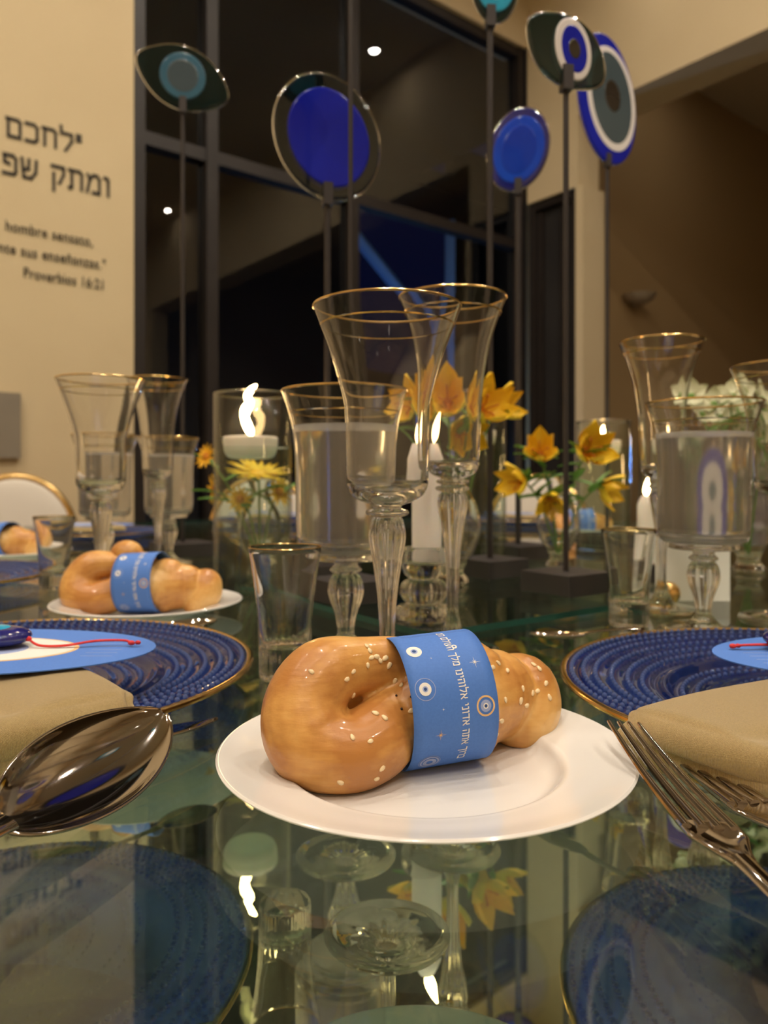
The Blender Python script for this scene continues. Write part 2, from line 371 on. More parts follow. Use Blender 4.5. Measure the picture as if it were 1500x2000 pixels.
# big window of wall_left
win = thing('window_1', None, None); win['kind'] = 'structure'
for t in (.03, 1.40, 2.242, 2.60):
    wb('mullion', [((t-.03, -.11, ZF), (t+.03, -.02, 2.98))], M['frame'], win)
for z in (ZF+.03, 1.68, 2.95):
    wb('transom', [((0, -.105, z-.03), (WT, -.03, z+.03))], M['frame'], win)
ts = [.03, 1.40, 2.242, 2.60]
for i in range(3):
    for z0, z1 in ((ZF+.06, 1.65), (1.71, 2.92)):
        wb('pane', [((ts[i]+.03, -.075, z0), (ts[i+1]-.03, -.065, z1))], M['pane'], win)
# dark glazed door beside the corner
door = thing('door_1', None, None); door['kind'] = 'structure'
wb('door_frame', [((-.14, .0, ZF), (-.02, .05, 1.95)), ((-.14, .335, ZF), (-.02, .385, 1.95)), ((-.14, .05, 1.90), (-.02, .335, 1.95))], M['frame'], door)
wb('door_stile', [((-.10, .23, ZF), (-.05, .27, 1.90)), ((-.10, .05, ZF), (-.05, .09, 1.90))], M['frame'], door)
wb('door_pane', [((-.08, .09, ZF), (-.07, .335, 1.90))], M['night'], door)
# outside: dark masses round a gap of dusk sky, a pale blue post imitating a lit reflection, and awning
wb('wall_outdoor', [((-7, -4.2, ZF), (6, -4.0, 1.4)), ((-7, -4.2, 1.4), (-3.2, -4.0, 4.6)), ((-1.55, -4.2, 1.4), (6, -4.0, 4.6)), ((-7, -4.2, 3.68), (6, -3.5, 3.9)), ((-1.5, -3.8, 3.4), (6, -.2, 3.6)), ((6, -4.2, ZF), (6.2, -.3, 4.6)), ((-7.2, -4.2, ZF), (-7, -.3, 4.6))], M['night'])
wb('floor_outdoor', [((-7.2, -4.2, ZF-.1), (6.2, -.2, ZF))], M['night'])
po = MB().box((.52, 6.4, ZF), (.60, 6.48, 2.33)).obj('reflection_post', M['bluepost'], smooth=0)  # stand-in shape for a lit glass reflection in the window
tag(po, 'pale blue upright standing in for a lit glass reflection in the dark window', 'post')
aw = MB(); aw.tube([(-.25, 6.2, 2.15), (.55, 6.9, 1.35)], .05, 6).obj('outdoor_rail', M['bluepost'], smooth=20)
tag(COL.objects['outdoor_rail'], 'slanting blue rail beyond the dark window glass', 'rail')
ol = thing('outdoor_fill_light', 'small added blue fill light outside the window', 'lamp', (.0, 5.7, ZF))  # added light source, put here to brighten the blue post and rail
MB().lathe([(.0, 0), (.05, 0), (.05, .02), (.02, .03), (.02, .5), (0, .5)], 12).obj('fill_pole', M['blackmetal'], ol)
MB().ball((0, 0, .54), .045).obj('fill_globe', emit('blue_fill', (.25, .5, 1), 700), ol)
# lettering on the cream wall: frame with x running right along the wall, z up
FT = Matrix(((-A.x, 0, B.x, 0), (-A.y, 0, B.y, 0), (0, 1, 0, 0), (0, 0, 0, 1)))
def wall_pt(px_ratio):                          # t along the wall where x/y = ratio
    return (K.x - px_ratio*K.y)/(-A.x + px_ratio*A.y) if False else (K.x-px_ratio*K.y)/(px_ratio*A.y - A.x)
def wall_text(body, t_right, z, size, label, width):
    if ord(body[0]) > 1000 or ord(body[-1]) > 1000: me = hebrew_mesh(body, size, width)
    else:
        me = text_mesh(body, size, .0015); xs = [v.co.x for v in me.vertices]; k = width/(max(xs)-min(xs))
        for v in me.vertices: v.co.x *= k
    mx = max(v.co.x for v in me.vertices)
    P = K + A*t_right + B*.004
    o = bpy.data.objects.new('lettering', me); COL.objects.link(o); o.parent = COL.objects['wall_left']; me.materials.clear(); me.materials.append(M['black_ink'])
    o.matrix_world = Matrix.Translation((P.x, P.y, z)) @ FT @ Matrix.Translation((-mx, 0, 0))
    o['label'] = label; return o
wall_text('\u05f4\u05dc\u05d7\u05db\u05dd', 2.855, 1.512, .070, 'large black Hebrew lettering, upper line', .285)
wall_text('\u05d5\u05de\u05ea\u05e7 \u05e9\u05e4', 2.735, 1.361, .074, 'large black Hebrew lettering, lower line', .415)
wall_text('hombre sensato,', 2.81, 1.130, .062, 'small black Spanish lettering, upper line', .340)
wall_text('nte sus ense\u00f1anzas."', 2.755, 1.040, .062, 'small black Spanish lettering, middle line', .42)
wall_text('Proverbios 16:21', 2.765, .953, .062, 'small black verse reference lettering, lowest line', .318)
sw = wb('wall_panel', [((3.10, 0, .22), (3.32, .03, .48))], M['greypanel'], kind=None)
tag(sw, 'grey rectangular panel low on the cream wall at left edge', 'panel')
# sconce in the dim far room
sc_ = thing('wall_sconce', 'half-dish plaster sconce on the dim far wall', 'wall lamp', (1.90, 5.64, 1.44), 0)
MB().lathe([(0, 0), (.05, .005), (.10, .03), (.125, .07), (.12, .07), (.09, .035), (0, .012)], 24).obj('dish', M['sconce'], sc_)
MB().box((-.03, .0, .0), (.03, .16, .04)).obj('bracket', M['sconce'], sc_, smooth=0)
# downlights (t, s)
ring = MB().lathe([(.031, -.004), (.055, -.006), (.060, 0), (.031, 0), (.031, -.004)], 24).mesh('trim_ring', M['porcelain'])
lens = MB().lathe([(0, -.002), (.030, -.002), (.030, 0), (0, 0)], 20).mesh('lens', M['lens'])
spots = [(.325, 1.085, 'corner window'), (.18, 5.34, 'far end of the beam'), (2.2, 1.2, 'left of the window middle'), (2.2, 3.6, 'middle of the table'), (4.2, 1.2, 'left cream wall'), (4.2, 3.4, 'camera side'), (2.2, 5.6, 'right behind the camera'), (4.2, 5.6, 'left behind the camera'), (1.1, 2.4, 'far side of the table'), (3.2, 2.4, 'near side of the table'), (5.3, 1.6, 'left wall, far'), (5.3, 3.2, 'left wall, middle'), (5.3, 4.8, 'left wall, near'), (3.2, 4.7, 'right behind the diner'), (-1.3, .8, 'in the dim far room')]
lens_dim = MB().lathe([(0, -.002), (.030, -.002), (.030, 0), (0, 0)], 20).mesh('lens', M['lens_dim'])
for t, s_, wh in spots:
    P = FA @ Vector((t, s_, ZC))
    d = thing('downlight', 'round recessed warm ceiling downlight, ' + wh, 'ceiling light', P, 0, 'recessed downlights')
    link('trim_ring', ring, d); link('lens', lens_dim if t < .5 else lens, d)

# ------------------------------------------------------------ the table
TC = (0, 1.35)
tab = thing('glass_table', 'large round glass-topped table with a green mirror layer below', 'table', (TC[0], TC[1], ZF))
h = -ZF; R = 1.3
MB().lathe([(0, h-.010), (R, h-.010), (R, h), (0, h)], 128).obj('glass_top', M['top'], tab)
MB().lathe([(R+.0005, h-.0105), (R+.003, h-.005), (R+.0005, h+.0002)], 128).obj('glass_edge', M['edge'], tab)
MB().lathe([(0, h-.093), (R-.01, h-.093), (R-.01, h-.075), (0, h-.075)], 128).obj('mirror_panel', M['mirror'], tab)
MB().lathe([(R-.01, h-.012), (R-.002, h-.012), (R-.002, h-.10), (R-.01, h-.10), (R-.01, h-.012)], 128).obj('rim_band', M['metalframe'], tab)
MB().lathe([(0, 0), (.42, 0), (.42, .03), (.12, .06), (.10, h-.16), (.30, h-.097), (0, h-.097)], 48).obj('pedestal', M['metalframe'], tab)
# square glass tile under the centrepieces
ang = math.atan2(.585, .81)
tile = thing('glass_tile', 'square clear glass slab under the candles and sculpture bases', 'glass slab', (.038, .63, 0), ang)
MB().box((0, 0, .0002), (.38, .38, .006)).obj('slab', M['tile'], tile, smooth=0)
MB().box((-.0006, -.0006, .0002), (.3806, -.0001, .006)).box((-.0006, 0, .0002), (-.0001, .38, .006)).obj('slab_edge', M['edge'], tile, smooth=0)
TZ = .006

# ------------------------------------------------------------ plates
bp = thing('bread_plate', 'white porcelain bread plate under the front banded roll', 'plate', (.018, .338, 0))
prof = smooth_path([(.0, .0035), (.045, .0035), (.056, .0045), (.0615, .0095), (.066, .0105), (.078, .0125), (.0885, .0150), (.0903, .0152), (.0900, .0136), (.078, .0098), (.062, .006), (.050, .0015), (.046, .0004), (.040, .0004), (.038, .0018), (0, .0018)], 4)
MB().lathe(prof, 96).obj('dish', M['porcelain'], bp)
# charger
ch = thing('charger_plate', 'gold-rimmed cobalt glass charger, left of the front roll', 'plate', (-.2425, .467, 0), 0)
pr = []
for i in range(0, 105):
    r = .158*i/104; z = .0045
    if r > .09: z = .0045 + .0135*((r-.09)/.068)**.8
    z += .0006*math.sin(r*2*PI/.0095)*(1 if .03 < r < .155 else 0)
    if .094 < r < .104: z += .002*math.sin((r-.094)/.010*PI)
    pr.append((r, z))
lo = [(r, z-.003) for r, z in reversed(pr) if r > .10] + [(.10, .0002), (.094, .0002), (.092, .0018), (0, .0018)]
MB().lathe(pr+lo, 128).obj('glass_body', M['bluglass'], ch)
def ztop(r):
    z = .0045 + (.0135*((r-.09)/.068)**.8 if r > .09 else 0); return z
bd = MB()
for r in (.1525, .1455, .1385, .129, .1195, .111, .088, .0795, .060, .0515, .043, .034):
    n = int(2*PI*r/.0062)
    for k in range(n):
        a = 2*PI*k/n; bd.ball((r*math.cos(a), r*math.sin(a), ztop(r)+.0009), (.0016, .0016, .0016), 6, 4)
        if r > .10: bd.ball((r*math.cos(a), r*math.sin(a), ztop(r)-.0030), (.0021, .0021, .0018), 6, 4)
b_ = bd.obj('beading', M['blubead'], ch, smooth=80); b_['kind'] = 'stuff'
MB().lathe([(.1575+.0022*math.cos(2*PI*k/10), .0170+.0019*math.sin(2*PI*k/10)) for k in range(11)], 128).obj('gold_rim', M['gold'], ch)
copy_tree(ch, (.263, .428, 0), .2, 'gold-rimmed cobalt glass charger, right of the front roll')
copy_tree(ch, (-.575, .93, 0), .5, 'cobalt glass charger at the far left edge, behind the second roll')
copy_tree(ch, (-.66, 1.72, 0), .9, 'distant cobalt charger at the back left of the table')
copy_tree(ch, (.40, 2.27, 0), .3, 'distant cobalt charger at the back of the table, behind the yellow lilies')
copy_tree(ch, (-.35, 2.25, 0), .1, 'distant cobalt charger at the far edge, behind the tall cylinder candle')
copy_tree(bp, (-.2317, .745, 0), 0, 'white bread plate under the second roll, behind the left charger')
copy_tree(bp, (-.62, 1.27, 0), 0, 'white bread plate under the third roll at far left')
copy_tree(bp, (.50, 1.86, 0), 0, 'white bread plate under the farthest roll, behind the lilies')
copy_tree(bp, (.565, .90, 0), 0, 'empty white bread plate at the right edge by the white flowers')

# ------------------------------------------------------------ bread rolls
def strand(mb, pts):
    P = smooth_path(pts, 6); mb.tube([p[:3] for p in P], [p[3] for p in P], 20)
    mb.ball(P[0][:3], P[0][3]*.98, 16, 10); mb.ball(P[-1][:3], P[-1][3]*.98, 16, 10)
def pp(px, py, d, rpx):                         # helper used while measuring the loaf: sizes at distance d
    return ((px-750)/1480*d, d, .133-(py-937)/1480*d, rpx/1480*d)
def strand_px(mb, L): strand(mb, [pp(*a) for a in L])
bm_ = MB()
strand_px(bm_, [(870,1330,.366,62),(790,1303,.356,58),(705,1300,.345,56),(632,1320,.335,74),(594,1383,.327,82),(608,1448,.321,86),(675,1474,.319,74),(728,1450,.328,76),(778,1408,.340,70),(850,1385,.345,84),(900,1385,.355,84)])
strand_px(bm_, [(700,1372,.352,48),(730,1372,.354,56),(775,1360,.366,60)]); strand_px(bm_, [(775,1350,.366,56),(810,1370,.352,80),(840,1385,.350,92),(900,1370,.362,96),(960,1355,.374,88)])
strand_px(bm_, [(900,1325,.364,70),(925,1322,.364,66),(937,1372,.360,60),(925,1420,.356,56)])
strand_px(bm_, [(985,1345,.394,66),(1022,1340,.385,62),(1032,1375,.381,64),(1020,1412,.376,62)])
bread_root = thing('challah_roll', 'golden sesame roll with a blue paper band, on the front white plate', 'bread', (.03, .350, .0035))
bo = bm_.obj('crust', M['bread'], bread_root, (-.03, -.350, -.0035))
mods(bo, ('REMESH', dict(mode='VOXEL', voxel_size=.00115)), ('SMOOTH', dict(factor=.6, iterations=3)))
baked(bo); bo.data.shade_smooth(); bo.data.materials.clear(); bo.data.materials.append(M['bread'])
zf = .0042
for v in bo.data.vertices:
    if v.co.z < zf: v.co.z = zf + (v.co.z-zf)*.02
bvh = BVHTree.FromPolygons([v.co.copy() for v in bo.data.vertices], [tuple(p.vertices) for p in bo.data.polygons])
sd = MB().ball((0, 0, 0), (.0011, .0017, .0006), 8, 5)
sd.v = [(x*(1-.28*(y/.0017)), y, z) for x, y, z in sd.v]
seed_me = sd.mesh('sesame_seed', M['seed'], 80); pop_me = MB().ball((0, 0, 0), .0006, 6, 4).mesh('poppy_seed', M['poppy'], 80)
# seeds dropped on the crust from the front: (x, z) at the crust
def drop_seed(px, py, me, name):
    o = Vector((0, 0, .133)); d = Vector(((px-750)/1480, 1, -(py-937)/1480)).normalized()
    hit = bvh.ray_cast(o, d)
    if hit[0] is None: return
    nrm = hit[1]; 
    if nrm.dot(d) > 0: nrm = -nrm
    q = nrm.to_track_quat('Z', 'Y') @ Matrix.Rotation(random.uniform(0, PI), 3, 'Z').to_quaternion()
    s = bpy.data.objects.new(name, me); COL.objects.link(s); s.parent = bread_root
    s.rotation_mode = 'QUATERNION'; s.rotation_quaternion = q; s.location = hit[0] + nrm*.0002 - bread_root.location
    k = random.uniform(.85, 1.15); s.scale = (k, k, k)
for px, py in [(608,1312),(690,1312),(677,1327),(690,1358),(722,1271),(716,1262),(735,1283),(742,1290),(752,1286),(725,1285),(718,1300),(771,1330),(784,1338),(733,1393),(751,1402),(803,1388),(723,1448),(688,1440),(746,1501),(665,1528),(735,1521),(760,1300),(957,1264),(973,1295),(961,1304),(991,1310),(987,1367),(979,1408),(1042,1298),(1053,1306),(1066,1335),(1021,1345),(1040,1354),(1049,1350),(1017,1369),(1028,1378),(1073,1362),(968,1436)]:
    drop_seed(px, py, seed_me, 'sesame_seed')
for px, py in [(774,1359),(784,1385),(803,1361)]: drop_seed(px, py, pop_me, 'poppy_seed')

# the paper band: a bowed ring round the roll, with its print
def make_band():
    root = thing('paper_band', 'blue printed paper band wrapped round the front roll', 'paper band', (.0225, .3500, .0040))
    n = Vector((math.cos(.30)*math.cos(.05), math.sin(.30)*math.cos(.05), math.sin(.05)))       # ring axis
    wv = (Vector((0, 0, 1)) - n*n.z).normalized(); fv = wv.cross(n)*-1
    if fv.y > 0: fv = -fv
    C = Vector((0, 0, .0283)); hw = .0195
    def Sf(phi, u, off=0.0):
        rr = .0300 - .0010*math.cos(2*phi) + off
        # nearly flat underside
        p = C + n*u + fv*math.sin(phi)*rr*.93 + wv*math.cos(phi)*rr
        if p.z < .0006+off*0: p.z = .0006 + (p.z-.0006)*.03 - off
        return p
    pb = MB().grid(lambda i, j: Sf(2*PI*i, (j*2-1)*hw), 96, 8).obj('paper', M['bluepaper'], root)
    mods(pb, ('SOLIDIFY', dict(thickness=.00035, offset=1.0)))
    D = PI/180
    def place(me, phi0, u0, off, name, mat, rot90=True, lab=None):
        for v in me.vertices:
            x, y = v.co.x, v.co.y
            p = Sf(phi0 + x/.0300, u0 + y, off); v.co = p
        me.materials.clear(); me.materials.append(mat)
        o = link(name, me, root)
        if lab: o['label'] = lab
    txt = '\u05d1\u05e8\u05d5\u05da \u05d0\u05ea\u05d4 \u05d0\u05d3\u05d5\u05e0\u05d9 \u05d0\u05dc\u05d5\u05d4\u05d9\u05e0\u05d5 \u05de\u05dc\u05da \u05d4\u05e2\u05d5\u05dc\u05dd \u05d4\u05de'
    me = hebrew_mesh(txt, .0028, .0300*(134-2)*D, .2)
    place(me, 2*D, .0026, .00055, 'lettering', M['white_ink'], lab='white Hebrew lettering')
    def disc(phi, u, rings):                    # rings: (r0, r1, mat)
        for q, (r0, r1, mat) in enumerate(rings):
            me = bpy.data.meshes.new('eye_ring'); n_ = 28; vs = []; fs = []
            for k in range(n_):
                a = 2*PI*k/n_; vs += [(r0*math.cos(a), r0*math.sin(a), 0), (r1*math.cos(a), r1*math.sin(a), 0)]
            for k in range(n_):
                j = (k+1) % n_; fs.append((2*k, 2*k+1, 2*j+1, 2*j))
            me.from_pydata(vs, [], fs); place(me, phi*D, u, .00050+.00004*q, 'eye_print', M[mat])
    def star(phi, u, s, mat):
        me = bpy.data.meshes.new('star'); vs = [(0, 0, 0)]; fs = []
        for k in range(16):
            r = s if k % 4 == 0 else (s*.52 if k % 4 == 2 else s*.13); a = 2*PI*k/16; vs.append((r*math.cos(a), r*math.sin(a), 0))
        for k in range(16): fs.append((0, 1+k, 1+(k+1) % 16))
        me.from_pydata(vs, [], fs); place(me, phi*D, u, .00055, 'star_print', M[mat])
    eye = lambda s: [(0, .0035*s, 'white_ink'), (0, .0016*s, 'lilac_ink'), (0, .0009*s, 'navy_ink')]
    disc(30, -.0128, eye(1)); disc(30, .0062, [(.0006, .0013, 'white_ink')])
    disc(66, -.0128, [(.0044, .0047, 'lilac_ink')] + eye(.78))
    disc(85, .0135, [(.0035, .0043, 'gold_ink'), (.0010, .0025, 'lilac_ink'), (0, .0012, 'white_ink'), (0, .0007, 'navy_ink')])
    disc(133, -.0105, [(.0048, .0050, 'lilac_ink'), (.0036, .0044, 'lilac_ink'), (.0015, .0031, 'lilac_ink')])
    star(49, .0125, .0028, 'white_ink'); star(103, -.0075, .0026, 'gold_ink'); star(83, -.0060, .0009, 'white_ink'); star(40, -.0065, .0008, 'white_ink')
    return root
band = make_band()
def roll_copy(off, rz, lab, blab, sc=1.0, knob=False):
    loc = Vector(off)
    c = bread_root.copy(); COL.objects.link(c); c.location = loc; c.rotation_euler = (0, 0, rz); c['label'] = lab; c.scale = (sc,)*3
    d = bo.copy(); COL.objects.link(d); d.parent = c
    Rz = Matrix.Rotation(rz, 3, 'Z')
    if knob:
        MB().ball((-.034, .006, .055), (.0165, .016, .014), 20, 12).ball((-.014, .008, .046), (.014, .014, .012), 20, 12).obj('dough_knob', M['bread'], c, smooth=80)
    b2 = copy_tree(band, loc + Rz @ ((band.location - bread_root.location)*sc), rz, blab, sc=sc)
roll_copy((-.229, .74, .0035), -.42, 'plain golden roll on the white plate behind the left charger', 'blue paper band round the second roll, behind the left charger', knob=True)
roll_copy((-.635, 1.27, .0035), -.6, 'blurred golden roll at the far left edge of the table', 'blue paper band round the far left roll')
roll_copy((.50, 1.86, .0035), -.3, 'blurred small roll at the back, behind the yellow lilies', 'blue paper band round the farthest roll at the back')

# ------------------------------------------------------------ stemware
def goblet(name, label, loc, outer, inner, n=64, gold_z=None, rim=None, water=None, group='crystal goblets', fl=.11):
    g = thing(name, label, 'glass', loc, 0, group)
    split = [p for p in outer]
    MB().lathe(outer+inner, 96, flute=(.004, fl, 12, .07)).obj('crystal_body', M['crystal'], g, smooth=60)
    MB().lathe([(rim[0]+.0009*math.cos(2*PI*k/10), rim[1]+.0009*math.sin(2*PI*k/10)) for k in range(11)], n).obj('gold_rim', M['gold'], g)
    if gold_z:
        MB().lathe([(gold_z[0]+.0003, gold_z[1]-.0005), (gold_z[0]+.0005, gold_z[1]), (gold_z[0]+.0008, gold_z[1]+.0005), (gold_z[0]+.0002, gold_z[1]+.0005), (gold_z[0]+.0003, gold_z[1]-.0005)], n).obj('gold_line', M['gold'], g)
    if water: MB().lathe(water, n).obj('water', M['water'], g, smooth=60)
    return g
foot = lambda r, zt: [(0, .0008), (r*.5, .0010), (r*.93, .0002), (r, .0012), (r*.97, .0030), (r*.72, .0036), (r*.42, .0058), (.0105, .0105), (.0062, zt)]
# A: wide-mouthed wine goblet
oA = foot(.0395, .018) + smooth_path([(.0046, .026), (.0046, .040), (.0058, .060), (.0085, .081), (.0108, .0935), (.0112, .1000), (.0098, .1075), (.0085, .1095)], 3) + smooth_path([(.0128, .1110), (.0136, .1125), (.0126, .1140), (.0090, .1152), (.0100, .1172), (.0165, .1195), (.0225, .1235), (.0256, .130), (.0258, .1385), (.0262, .152), (.0268, .178), (.0300, .193), (.0345, .2085), (.0405, .225), (.0462, .2405)], 3)
iA = smooth_path([(.0455, .2410), (.0395, .2252), (.0333, .2082), (.0288, .193), (.0256, .178), (.0250, .152), (.0246, .1385), (.0240, .132), (.0205, .1268), (.0120, .1240), (0, .1230)], 3)
gA = goblet('wine_goblet', 'large clear goblet with gold-lined rim directly behind the front roll', (.002, .475, 0), oA, iA, gold_z=(.0415, .2290), rim=(.0459, .2410))
# B: taller, narrower
oB = foot(.0370, .020) + smooth_path([(.0043, .030), (.0044, .050), (.0058, .078), (.0090, .102), (.0112, .113), (.0106, .121), (.0082, .1235)], 3) + smooth_path([(.0120, .1250), (.0130, .1265), (.0116, .128), (.0084, .1292), (.0118, .1306), (.0122, .1326), (.0090, .134), (.0150, .1365), (.0192, .141), (.0206, .150), (.0212, .165), (.0222, .190), (.0245, .214), (.0290, .238), (.0345, .256), (.0412, .2725)], 3)
iB = smooth_path([(.0405, .2730), (.0335, .256), (.0279, .238), (.0234, .214), (.0211, .190), (.0201, .165), (.0195, .150), (.0180, .1455), (.0100, .1420), (0, .1412)], 3)
gB = goblet('champagne_goblet', 'tall narrow clear goblet with gold rim, right and behind the large one', (.0530, .585, 0), oB, iB, gold_z=(.0368, .2610), rim=(.0409, .2730), fl=.136)
# C: straight water goblet, filled
oC = foot(.0380, .016) + smooth_path([(.0060, .020), (.0075, .030), (.0118, .043), (.0128, .050), (.0115, .058), (.0085, .062)], 3) + smooth_path([(.0110, .0635), (.0118, .065), (.0100, .067), (.0085, .069), (.0115, .071), (.0270, .0728), (.0290, .0745), (.0285, .0778), (.0330, .0790), (.0362, .082), (.0375, .090), (.0378, .110), (.0382, .140), (.0392, .162), (.0418, .180), (.0482, .1995)], 3)
iC = smooth_path([(.0475, .2000), (.0410, .1802), (.0382, .162), (.0371, .140), (.0367, .110), (.0364, .092), (.0345, .0865), (.0250, .0850), (0, .0850)], 3)
def inner_r(prof, z):
    q = sorted([(b, a) for a, b in prof])
    for (z0, r0), (z1, r1) in zip(q, q[1:]):
        if z0 <= z <= z1 and z1 > z0: return r0 + (r1-r0)*(z-z0)/(z1-z0)
    return q[-1][1]
wl = .1735
wC = [(0, .0848), (.0252, .0848), (.0346, .0863), (.0366, .0915), (.0369, .110), (.0373, .140), (.0384, .162), (inner_r(iC, wl)+.0002, wl), (inner_r(iC, wl)-.0015, wl-.0006), (0, wl-.0006)]
gC = goblet('water_goblet', 'wide water-filled goblet with gold rim, left behind the large goblet', (-.029, .575, 0), oC, iC, gold_z=(.0425, .1835), rim=(.0479, .2000), water=wC, fl=.072)
def gcopy(g, px, d, lab, z=0): return copy_tree(g, ((px-750)/1480*d, d, z), random.random(), lab)
gcopy(gA, 197, .82, 'clear gold-rimmed goblet above the second roll, left of its pair')
gcopy(gB, 308, 1.06, 'tall clear goblet left of the cylinder candle, against the cream wall edge')
gcopy(gC, 205, 1.14, 'water-filled goblet seen through the left pair of goblets')
gcopy(gC, 330, 1.215, 'distant water goblet between the left goblets and the cylinder candle')
gcopy(gC, 1374, .66, 'water-filled goblet at right with blurred blue refraction')
gcopy(gB, 1292, .77, 'tall gold-rimmed goblet at right, behind the water goblet')
gcopy(gA, 1530, .72, 'clear gold-rimmed goblet cut by the right edge of the frame')
# shot glasses
oS = [(0, .0003), (.0165, .0003), (.0172, .0012)] + smooth_path([(.0172, .003), (.0175, .020), (.0188, .045), (.0215, .068), (.0246, .0875)], 4)
iS = smooth_path([(.0240, .0882), (.0203, .068), (.0172, .045), (.0152, .028), (.0125, .0215), (0, .020)], 4)
sh = thing('shot_glass', 'clear thick-based shot glass left of the front roll', 'glass', (-.0665, .51, 0), 0, 'shot glasses')
MB().lathe(oS+iS, 80, flute=(.001, .022, 20, .03)).obj('glass_body', M['crystal'], sh, smooth=60)
MB().lathe([(.0243+.0005*math.cos(2*PI*k/8), .0880+.0004*math.sin(2*PI*k/8)) for k in range(9)], 48).obj('rim', M['gold'], sh)
gcopy(sh, 1228, .69, 'clear shot glass behind the right charger')
gcopy(sh, 106, .93, 'clear shot glass at far left, beside the blurred roll')

# ------------------------------------------------------------ candles
def flame_mesh(pts):
    P = smooth_path(pts, 5); return MB().tube([p[:3] for p in P], [max(p[3], .0002) for p in P], 12)
def cyl_vase(label, loc, r, h_, wl, flame, clabel, tilt=1):
    v = thing('cylinder_vase', label, 'vase', loc, 0, 'glass cylinder vases')
    MB().lathe([(0, .0003), (r, .0003), (r, h_), (r-.0008, h_+.0008), (r-.0022, h_), (r-.0022, .008), (0, .008)], 64).obj('glass_wall', M['vaseglass'], v, smooth=50)
    MB().lathe([(r-.0011+.0013*math.cos(2*PI*k/8), h_+.0013*math.sin(2*PI*k/8)) for k in range(9)], 64).obj('rim', M['crystal'], v, smooth=80)
    MB().lathe([(0, .0083), (r-.0024, .0083), (r-.0024, wl), (0, wl)], 64).obj('water', M['vasewater'], v, smooth=50)
    c = thing('floating_candle', clabel, 'candle', (loc[0]-.003, loc[1], loc[2]+wl-.014), 0)
    cr = min(.033, r-.010)
    MB().lathe(smooth_path([(0, 0), (cr*.7, .001), (cr*.93, .007), (cr, .020), (cr*1.0, .026), (cr*.93, .0275), (cr*.8, .0265), (0, .0265)], 3), 48).obj('wax', M['wax'], c, smooth=60)
    MB().tube([(0, 0, .026), (.0005, 0, .031), (.001, 0, .034)], .0007, 6).obj('wick', M['wick'], c)
    flame_mesh(flame).obj('flame', M['flame'], c, smooth=80)
    return v
big = [(.002, 0, .028, .001), (.000, 0, .033, .0045), (-.004, 0, .042, .0055), (-.007, 0, .051, .0050), (-.006, 0, .060, .0060), (-.001, 0, .069, .0052), (-.004, 0, .077, .0040), (.000, 0, .084, .0040), (.006, 0, .090, .0018), (.007, 0, .0915, .0003)]
small = [(0, 0, .027, .001), (0, 0, .033, .0045), (.001, 0, .040, .0045), (.002, 0, .050, .0022), (.003, 0, .055, .0003)]
cyl_vase('tall clear cylinder vase holding the large twisting flame, left of centre', (-.160, .925, 0), .0475, .237, .172, big, 'white floating candle with a tall twisting flame, in the left cylinder')
cyl_vase('clear cylinder vase half hidden by the tall goblet and yellow lilies', (.152, 1.235, 0), .0470, .272, .20, small, 'small floating candle in the cylinder behind the yellow lilies')
cyl_vase('clear cylinder vase behind the thin rods at right of centre', (.394, 1.36, 0), .0475, .237, .19, small, 'floating candle right of centre, behind the rods')
cyl_vase('clear cylinder vase behind the right water goblet', (.56, 1.52, 0), .0475, .237, .20, small, 'floating candle glowing over the right water goblet')
# taper in a crystal holder
hd = thing('candle_holder', 'turned crystal candle holder behind the front roll', 'candle holder', (.0360, .690, TZ))
MB().lathe(smooth_path([(0, .0005), (.023, .0005), (.0245, .004), (.024, .010), (.0215, .013), (.015, .015), (.0185, .019), (.021, .026), (.0185, .034), (.013, .037), (.0165, .041), (.0195, .048), (.0205, .058), (.019, .064), (.0165, .066), (.0155, .060), (.0145, .052), (0, .050)], 3), 96, flute=(.001, .05, 16, .05)).obj('crystal_body', M['crystal'], hd, smooth=60)
tp = thing('pillar_candle', 'lit white taper candle in the crystal holder', 'candle', (.0390, .690, TZ+.0525))
MB().lathe([(0, 0), (.0135, 0), (.0137, .060), (.0132, .094), (.0105, .1), (.0085, .1045), (.0068, .1075), (.004, .1065), (0, .105)], 32).obj('wax', M['wax'], tp, smooth=60)
MB().tube([(0, 0, .105), (.0005, 0, .112)], .0006, 6).obj('wick', M['wick'], tp)
flame_mesh([(.001, 0, .108, .001), (.002, 0, .113, .0042), (.004, 0, .120, .0046), (.007, 0, .129, .0026), (.010, 0, .136, .0003)]).obj('flame', M['flame'], tp, smooth=80)
tp2 = copy_tree(tp, (.49, 1.30, .0), 0, 'lit white taper candle behind the right tall goblet', sc=1.35)
tp3 = copy_tree(tp, (.415, 1.20, .0), 1, 'short lit white candle left of the right goblets', sc=1.0)

